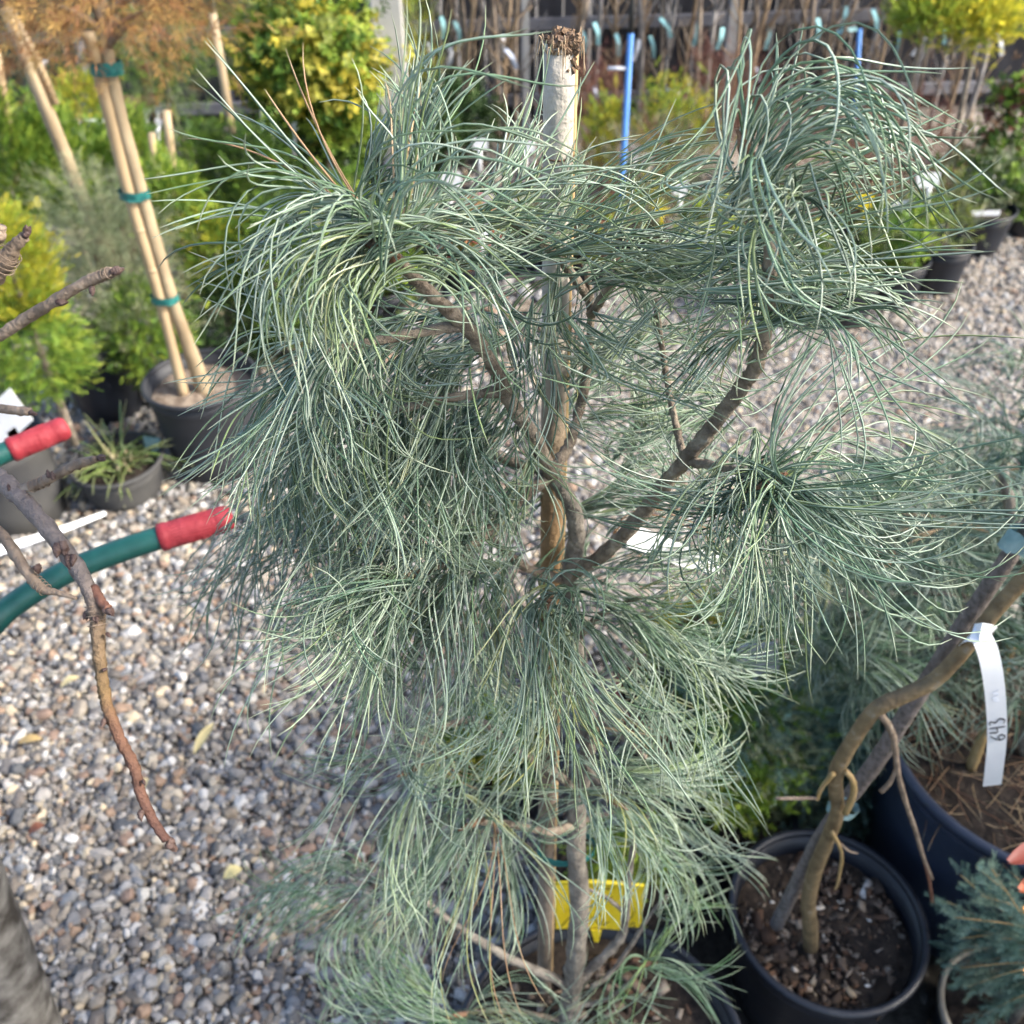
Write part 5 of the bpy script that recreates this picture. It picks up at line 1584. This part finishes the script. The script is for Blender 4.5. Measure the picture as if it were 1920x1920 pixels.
for i, (pts, r_) in enumerate([([(1650, 1338), (1672, 1372), (1680, 1420), (1684, 1452), (1700, 1510), (1718, 1562), (1732, 1610), (1748, 1648)], [.0040, .0034, .0030, .0026, .002]), ([(1682, 1440), (1668, 1468), (1652, 1484)], [.0022, .0026, .003]),
                               ([(1730, 1605), (1742, 1650), (1748, 1690)], [.0018, .0020, .0024]), ([(1562, 1450), (1540, 1478), (1532, 1500)], [.003, .0022, .002]), ([(1534, 1496), (1500, 1497), (1455, 1497)], [.002, .0022, .002]),
                               ([(1560, 1560), (1578, 1600), (1572, 1650), (1566, 1668)], [.0026, .002, .0012]), ([(1575, 1582), (1592, 1596), (1608, 1600)], [.0018, .001]), ([(1585, 1525), (1600, 1490), (1598, 1462), (1586, 1446)], [.0040, .004, .0036, .003])]):
    mt_ = 'bark_olive' if i in (3, 7, 5) else ('bark_red' if i in (2,) else 'bark_twig')
    v, f = tube(spline([P(a, b, yA - .055) for a, b in pts], 6), r_, 7, True, .06, 60 + i); part("twig", sA, v, f, M[mt_])
tie(sA, P(1580, 1516, yA - .03), nrm(P(1640, 1432, yA) - P(1540, 1572, yA)), .0175, .012, M['tape_pale'], squash=.7)
tie(sA, P(1912, 1012, yA - .03), nrm(P(1930, 990, yA) - P(1880, 1060, yA)), .0145, .022, M['tape_pale'], squash=.7)
# label 643
tl = thing("white_label", "long white plastic label handwritten 643 looped on the leaning olive stem", "plant label", P(1840, 1200, yA - .07))
band(tl, "loop", spline([P(1812, 1198, yA - .045), P(1822, 1190, yA - .068), P(1842, 1186, yA - .070), P(1856, 1190, yA - .05)], 4), nrm(img(45)), .020, M['white'])
lp = spline([P(a, b, yA - .072 + d) for a, b, d in [(1838, 1190, .0), (1852, 1222, -.008), (1862, 1270, -.012), (1868, 1330, -.012), (1869, 1390, -.008), (1864, 1440, -.002), (1860, 1472, .006)]], 5)
p_, ac_, nn_ = band(tl, "strip", lp, Rv, .0185, M['white'])
six = [[(.75, .95), (.35, .6), (.2, .25), (.45, 0), (.72, .2), (.55, .45), (.25, .3)]]
four = [[(.3, 1), (.25, .5), (.75, .55)], [(.75, 1), (.7, 0)]]
three = [[(.25, .95), (.6, .95), (.45, .6), (.75, .35), (.55, .02), (.2, .1)]]
seg_ = np.concatenate([[0], np.cumsum(np.linalg.norm(np.diff(lp, axis=0), axis=1))])
Lt = seg_[-1]
iL = np.array([np.interp(np.linspace(0, Lt, 60), seg_, lp[:, k]) for k in range(3)]).T
for gi, g in enumerate((six, four, three)):
    sts = []
    for s in g:
        # text reads upward along the strip: letter x runs up the strip, letter y runs across to the left
        sts.append([(-(u + gi * .8), -(vv - .5)) for u, vv in s])
    write(LAST_BAND, p_, ac_, nn_, sts, Lt * .615, .0185, .0145, .0017, M['ink'], .0011)
for s in ([(0, .3), (.4, -.2), (.9, .3)], [(1.1, .2), (1.4, -.3), (1.9, .2)], [(2.1, -.2), (2.5, .3)]):
    write(LAST_BAND, p_, ac_, nn_, [[(u, v) for u, v in s]], Lt * .27, .007, .011, .0008, M['ink_faint'])

# big pot B with the second pine
pB = G(1962, 1392, .36)
rB = 280 * depth(pB) / FPX
M['pot_blue'] = mat('blue_black_pot', (.018, .026, .048), (.030, .041, .070), 9, .45, .12, 60, spec=.45)
potB = pot("big black pot cut by the right edge, its soil covered with brown needles", pB, rB, .36, M['pot_blue'], .030, .86, lip=.016, lipr=.008)
rg = np.random.default_rng(44)
n = 420
a = rg.uniform(0, 6.28, n); r = rB * .92 * np.sqrt(rg.random(n))
nb_ = np.stack([pB[0] + r * np.cos(a), pB[1] + r * np.sin(a), np.full(n, potB["soil_z"] + .003) + rg.uniform(0, .010, n)], 1)
b2 = rg.uniform(0, 6.28, n)
dd = np.stack([np.cos(b2), np.sin(b2), rg.normal(0, .12, n)], 1)
d2 = nrm(dd + rg.normal(0, .5, (n, 3)) * [1, 1, .2])
v, f, c = needles(nb_, dd, d2, rg.uniform(.05, .10, n), np.full(n, .0009), rg.normal(size=(n, 3)) * [.1, .1, 1], rg.normal(0, .8, n), np.full(n, .05), rg, 7, np.array([[.20, .10, .05], [.28, .17, .09], [.12, .06, .035], [.34, .24, .13]])[rg.integers(0, 4, n)], .0)
o = part("fallen_needles", potB, v, f, M['needle'], c); o["kind"] = "stuff"
p2t = thing("second_pine_tree", "second blue-green curly pine in the big black pot at the right", "pine tree", (pB[0], pB[1], potB["soil_z"]))
YB = float(pB[1])
limb("trunk", [P(1935, 1440, YB), P(1925, 1380, YB), P(1960, 1250, YB), P(1930, 1120, YB + .02), P(1900, 980, YB + .03), P(1880, 880, YB + .03)], [.012, .011, .010, .008, .006], M['bark_low'], p2t, 8, .05, 3)
limb("stem", [P(1820, 1440, YB - .02), P(1842, 1380, YB - .02), P(1860, 1330, YB - .02), P(1900, 1200, YB)], [.008, .007, .006], M['bark_olive'], p2t, 8, .05, 3)
rg2 = np.random.default_rng(91)
TB = []
for _ in range(120):
    u, w = rg2.random(), rg2.random()
    px = 1530 + 400 * u; py = 860 + 470 * w
    if px < 1600 and py < 940: py += 120
    if px < 1640 and py > 1260: continue
    TB.append((px, py, YB + rg2.uniform(-.05, .40)))
for (px, py, Y) in TB + [(1900, 700, 1.25), (1925, 820, 1.2), (1890, 770, 1.25), (1700, 840, 1.35), (1640, 850, 1.3)]:
    aa = rg2.uniform(60, 200)
    v, f, c = tuft_mesh(px, py, Y, aa, .2, rg2.uniform(190, 340), .0, 52, 200, spread=1.0, curl=rg2.normal(0, .5), rg=rg2, S=7, rad=.00095, tint=(.60, .72, .70), yellow=.02)
    part("needle_tuft", p2t, v, f, M['needle'], c)
for k in range(9):
    q = TB[k * 5 % len(TB)]
    limb("branch", [P(1930, 1180 + 20 * k, YB + .02), (P(*q) + P(1930, 1150, YB)) / 2, P(*q)], [.006, .004, .002], M['bark_pine'], p2t, 6, .05, k)

# blue spruce lower right
pc = G(1905, 1900, .14)
potC = pot("small pot with a tan rim under the blue spruce at the bottom right", pc, 132 * depth(pc) / FPX, .14, M['pot'], .025, .84, rim_mat=M['pot_tan'], lipr=.004)
spz = potC["soil_z"]
sp_ = thing("blue_spruce", "dwarf blue spruce with short bristly twigs in the bottom right corner", "spruce", (pc[0], pc[1], spz))
rg = np.random.default_rng(17)
root = P(1985, 1800, .60)
ends = [(1800, 1640), (1830, 1625), (1775, 1690), (1790, 1720), (1800, 1760), (1860, 1630), (1900, 1640), (1785, 1785), (1800, 1815), (1830, 1870), (1870, 1890), (1815, 1850), (1880, 1760), (1850, 1800), (1900, 1850), (1850, 1720), (1880, 1690), (1840, 1680), (1910, 1780), (1860, 1840), (1820, 1740), (1840, 1905), (1900, 1900), (1915, 1720)]
V, F_, Cc, off = [], [], [], 0
for k, (a, b) in enumerate(ends):
    e = P(a, b, .60 + rg.uniform(-.03, .05)); rt = root + rg.normal(0, .02, 3)
    v, f = tube(spline([rt, (rt + e) / 2 + np.array([0, 0, .012]), e], 4), [.0016, .0008], 6, True, .05, k); part("branch", sp_, v, f, M['bark_olive'])
    m = 34
    org, dr = [], []
    d = nrm(e - rt)
    for i in range(m):
        t_ = .25 + .75 * i / (m - 1)
        sd = nrm(np.cross(d, rg.normal(size=3)))
        org.append(rt + (e - rt) * t_ + sd * .003); dr.append(nrm(d + sd * rg.uniform(.2, .8)))
    col = np.array(BLUEG)[rg.integers(0, 4, m)] * rg.uniform(.6, 1.2, (m, 1))
    v, f, c = place('spruce', np.array(org), np.array(dr), np.full(m, .029) * rg.uniform(.8, 1.2, m), col * 1.5, rg)
    V.append(v); F_.append(f + off); Cc.append(c); off += len(v)
part("crown", sp_, np.concatenate(V), np.concatenate(F_), M['frond'], np.concatenate(Cc), smooth=False)
v, f = tube([(pc[0], pc[1], spz - .01), root], [.008, .006], 8); part("trunk", sp_, v, f, M['bark_pine'])

# juniper and its pot behind the round black pot
pd = G(1395, 1530, .17)
potD = pot("black pot of the juniper, half hidden behind the round black pot", pd, 95 * depth(pd) / FPX, .17, M['pot'], .02, .82)
ju = thing("spreading_juniper", "low spreading blue-green juniper between the pine and the leaning sapling", "juniper", (pd[0], pd[1], potD["soil_z"]))
yD = float(pd[1])
for i, (px, py, Y, w, h, pal) in enumerate([(1400, 1330, yD + .06, 210, 130, GREYG + BLUEG + GREEN), (1500, 1340, yD + .10, 200, 150, BLUEG), (1560, 1420, yD + .10, 160, 150, BLUEG), (1440, 1420, yD + .05, 160, 120, GREEN + BLUEG + GREYG), (1530, 1250, yD + .2, 220, 120, BLUEG + GREEN), (1580, 1500, yD + .08, 100, 90, BLUEG), (1350, 1440, yD + .05, 130, 100, GREEN + BLUEG), (1480, 1480, yD + .05, 140, 90, BLUEG + GREYG), (1620, 1330, yD + .14, 150, 150, BLUEG), (1340, 1250, yD + .2, 170, 130, BLUEG + GREEN), (1390, 1470, yD + .02, 90, 60, LIME), (1420, 1180, yD + .30, 180, 120, BLUEG + GREEN)]):
    c = P(px, py, Y); s = depth(c) / FPX
    crown("crown", ju, c, (w / 2 * s, w / 2 * s, h / 2 * s), 560, 'bristle', .034, np.array(pal) * 1.1, 500 + i, 'ball', .25, clump=6, hollow=.15, zmin=.03)
for k, (px, py, Y) in enumerate([(1400, 1330, yD + .06), (1500, 1340, yD + .1), (1560, 1420, yD + .1), (1530, 1250, yD + .2), (1420, 1180, yD + .3)]):
    limb("branch", [np.array([pd[0], pd[1], potD["soil_z"]]), (np.array([pd[0], pd[1], potD["soil_z"] + .08]) + P(px, py, Y)) / 2, P(px, py, Y)], [.006, .004, .002], M['bark_pine'], ju, 6, .05, k)

# small plants behind the pine at right: yellow ground shrub, red-brown pot, grey label
pr = G(1245, 1300, .12)
potR = pot("reddish brown pot behind the pine's right lower needles", pr, .085, .13, M['pot_red'], .02, .82)
shrub("gold_shrub", "small yellow-leaved shrub in the reddish brown pot", 1290, 1190, float(pr[1]) + .03, 190, 120, 'leaves', YELLOWL + REDTW + GREEN, 420, .028, 601, 'ball', "shrub", zb=potR["soil_z"], stemr=.005, mt=M['leaf'], upw=.4, zmin=.1)
pg_ = G(985, 1430, .12)
potG = pot("black pot hidden behind the pine's lower trunk", G(960, 1420, .10), .09, .12, M['pot'], .02, .82)
shrub("gold_shrub", "yellow-green small shrub glimpsed behind the pine's lower trunk", 920, 1385, float(G(960, 1420, .10)[1]), 200, 110, 'leaves', YELLOWL + LIME + GREEN, 380, .03, 602, 'ball', "shrub", zb=.1, stemr=.005, mt=M['leaf'], upw=.4, zmin=.08)
pk = G(1150, 1660, .16)
potK = pot("black pot directly behind the yellow plant label", pk, .10, .17, M['pot'], .02, .84)
shrub("green_shrub", "small mossy green shrub behind the yellow plant label", 1170, 1600, float(pk[1]), 130, 70, 'bristle', LIME, 260, .03, 603, 'ball', "shrub", zb=.15, stemr=.004, zmin=.15)
sign("grey-white square label standing among the junipers right of the pine", [(1385, 1212), (1458, 1205), (1462, 1262), (1372, 1262)], .98, mat('grey_label', (.30, .32, .34), (.38, .40, .41), 20, .6), [(1420, 1260), (1420, 1330)], name="grey_label")

# orange autumn twig close to the lens at the right edge
ot = thing("autumn_twig", "out-of-focus orange autumn leaves poking in at the right edge", "twig", (.62, .30, 0))
limb("stem", [np.array([.62, .30, 0]), np.array([.60, .32, .4]), D(2030, 1800, .40), D(2015, 1600, .38), D(2010, 1450, .36)], [.003, .0026, .0022, .0016], M['bark_red'], ot, 7, .05, 3)
for i, (a, b, ex, ey, col) in enumerate([(1990, 1575, 1878, 1612, (.20, .05, .04)), (1990, 1635, 1898, 1664, (.42, .12, .06)), (1985, 1670, 1908, 1704, (.72, .28, .06)), (1985, 1800, 1908, 1818, (.72, .32, .10)), (1980, 1830, 1912, 1842, (.6, .30, .10))]):
    p0, p1 = D(a + 20, b, .375), D(ex, ey, .36)
    d = nrm(p1 - p0); s = nrm(np.cross(d, Fv)); u = np.cross(s, d); L_ = np.linalg.norm(p1 - p0)
    v, f = [], []
    for j in range(9):
        t_ = j / 8; w = .0046 * math.sin(math.pi * (t_ * .92 + .06)) ** .7
        for kx in (-1, 0, 1):
            v.append(p0 + d * L_ * t_ + s * w * kx + u * (.002 * abs(kx) - .004 * t_ * t_))
    for j in range(8):
        for kx in range(2):
            f.append((j * 3 + kx, j * 3 + kx + 1, j * 3 + kx + 4, j * 3 + kx + 3))
    part("leaf", ot, v, f, M['leaf'], np.tile(col, (27, 1)))

# hedge added unseen on the near right, to shade the ground in front
hd_ = thing("added_shade_hedge", "unseen thuja hedge added right of the frame to shade the foreground", "hedge", (2.1, -.25, 0))
rg = np.random.default_rng(66)
for k in range(5):
    hx, hy = 2.1 + rg.normal(0, .04), -1.05 + .40 * k
    crown("crown", hd_, (hx, hy, 1.0), (.30, .27, .98), 900, 'frond', .12, GREEN, 700 + k, 'oval', .8, hollow=.1)
    v, f = tube([(hx, hy, 0), (hx, hy, 1.5)], [.03, .015], 8, True, .05, k); part("trunk", hd_, v, f, M['bark_pine'])

# stones in the earth bed
Bd = pebble_field(.2, 1.6, .25, 1.28, .026, .0105, keep=lambda p: np.random.default_rng(2).random(len(p)) < .55, seed=12, zj=.008)
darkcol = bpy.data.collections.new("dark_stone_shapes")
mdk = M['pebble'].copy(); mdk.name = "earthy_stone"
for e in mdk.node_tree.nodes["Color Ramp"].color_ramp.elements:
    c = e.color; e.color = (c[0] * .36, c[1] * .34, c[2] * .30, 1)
for o in list(pebcol.objects):
    me = o.data.copy(); me.materials.clear(); me.materials.append(mdk)
    darkcol.objects.link(bpy.data.objects.new("dark_stone_shape", me))
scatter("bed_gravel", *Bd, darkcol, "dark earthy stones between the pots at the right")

# fallen dry leaves on the gravel
for (a, b, ex, ey, w, col, lb) in [(365, 1415, 402, 1358, .010, (.55, .47, .24), "long pale dry leaf on the gravel left of the pine"), (35, 1395, 80, 1388, .010, (.50, .36, .16), "curled tan dry leaf at the left on the gravel"), (420, 1648, 455, 1632, .012, (.72, .62, .30), "pale yellow leaf lying beside the pine's lowest left needles"),
                                   (115, 1290, 150, 1272, .010, (.58, .50, .28), "pale dry leaf left of the hanging twig"), (55, 1565, 85, 1550, .010, (.20, .08, .05), "dark brown leaf near the left edge of the gravel"), (272, 1480, 280, 1462, .006, (.50, .42, .25), "dry straw leaf behind the hanging twig")]:
    p0, p1 = G(a, b, .028), G(ex, ey, .032)
    t = thing("fallen_leaf", lb, "leaf", p0, "dry leaves on the gravel")
    d = nrm(p1 - p0); s = nrm(np.cross(d, [0, 0, 1.])); L_ = np.linalg.norm(p1 - p0)
    v, f = [], []
    for j in range(9):
        t_ = j / 8; ww = w * math.sin(math.pi * (t_ * .95 + .03)) ** .8
        for kx in (-1, 0, 1):
            v.append(p0 + d * L_ * t_ + s * ww * kx + np.array([0, 0, .004 * abs(kx) + .008 * math.sin(3 * t_)]))
    for j in range(8):
        for kx in range(2):
            f.append((j * 3 + kx, j * 3 + kx + 1, j * 3 + kx + 4, j * 3 + kx + 3))
    part("blade", t, v, f, M['leaf'], np.tile(col, (27, 1)))
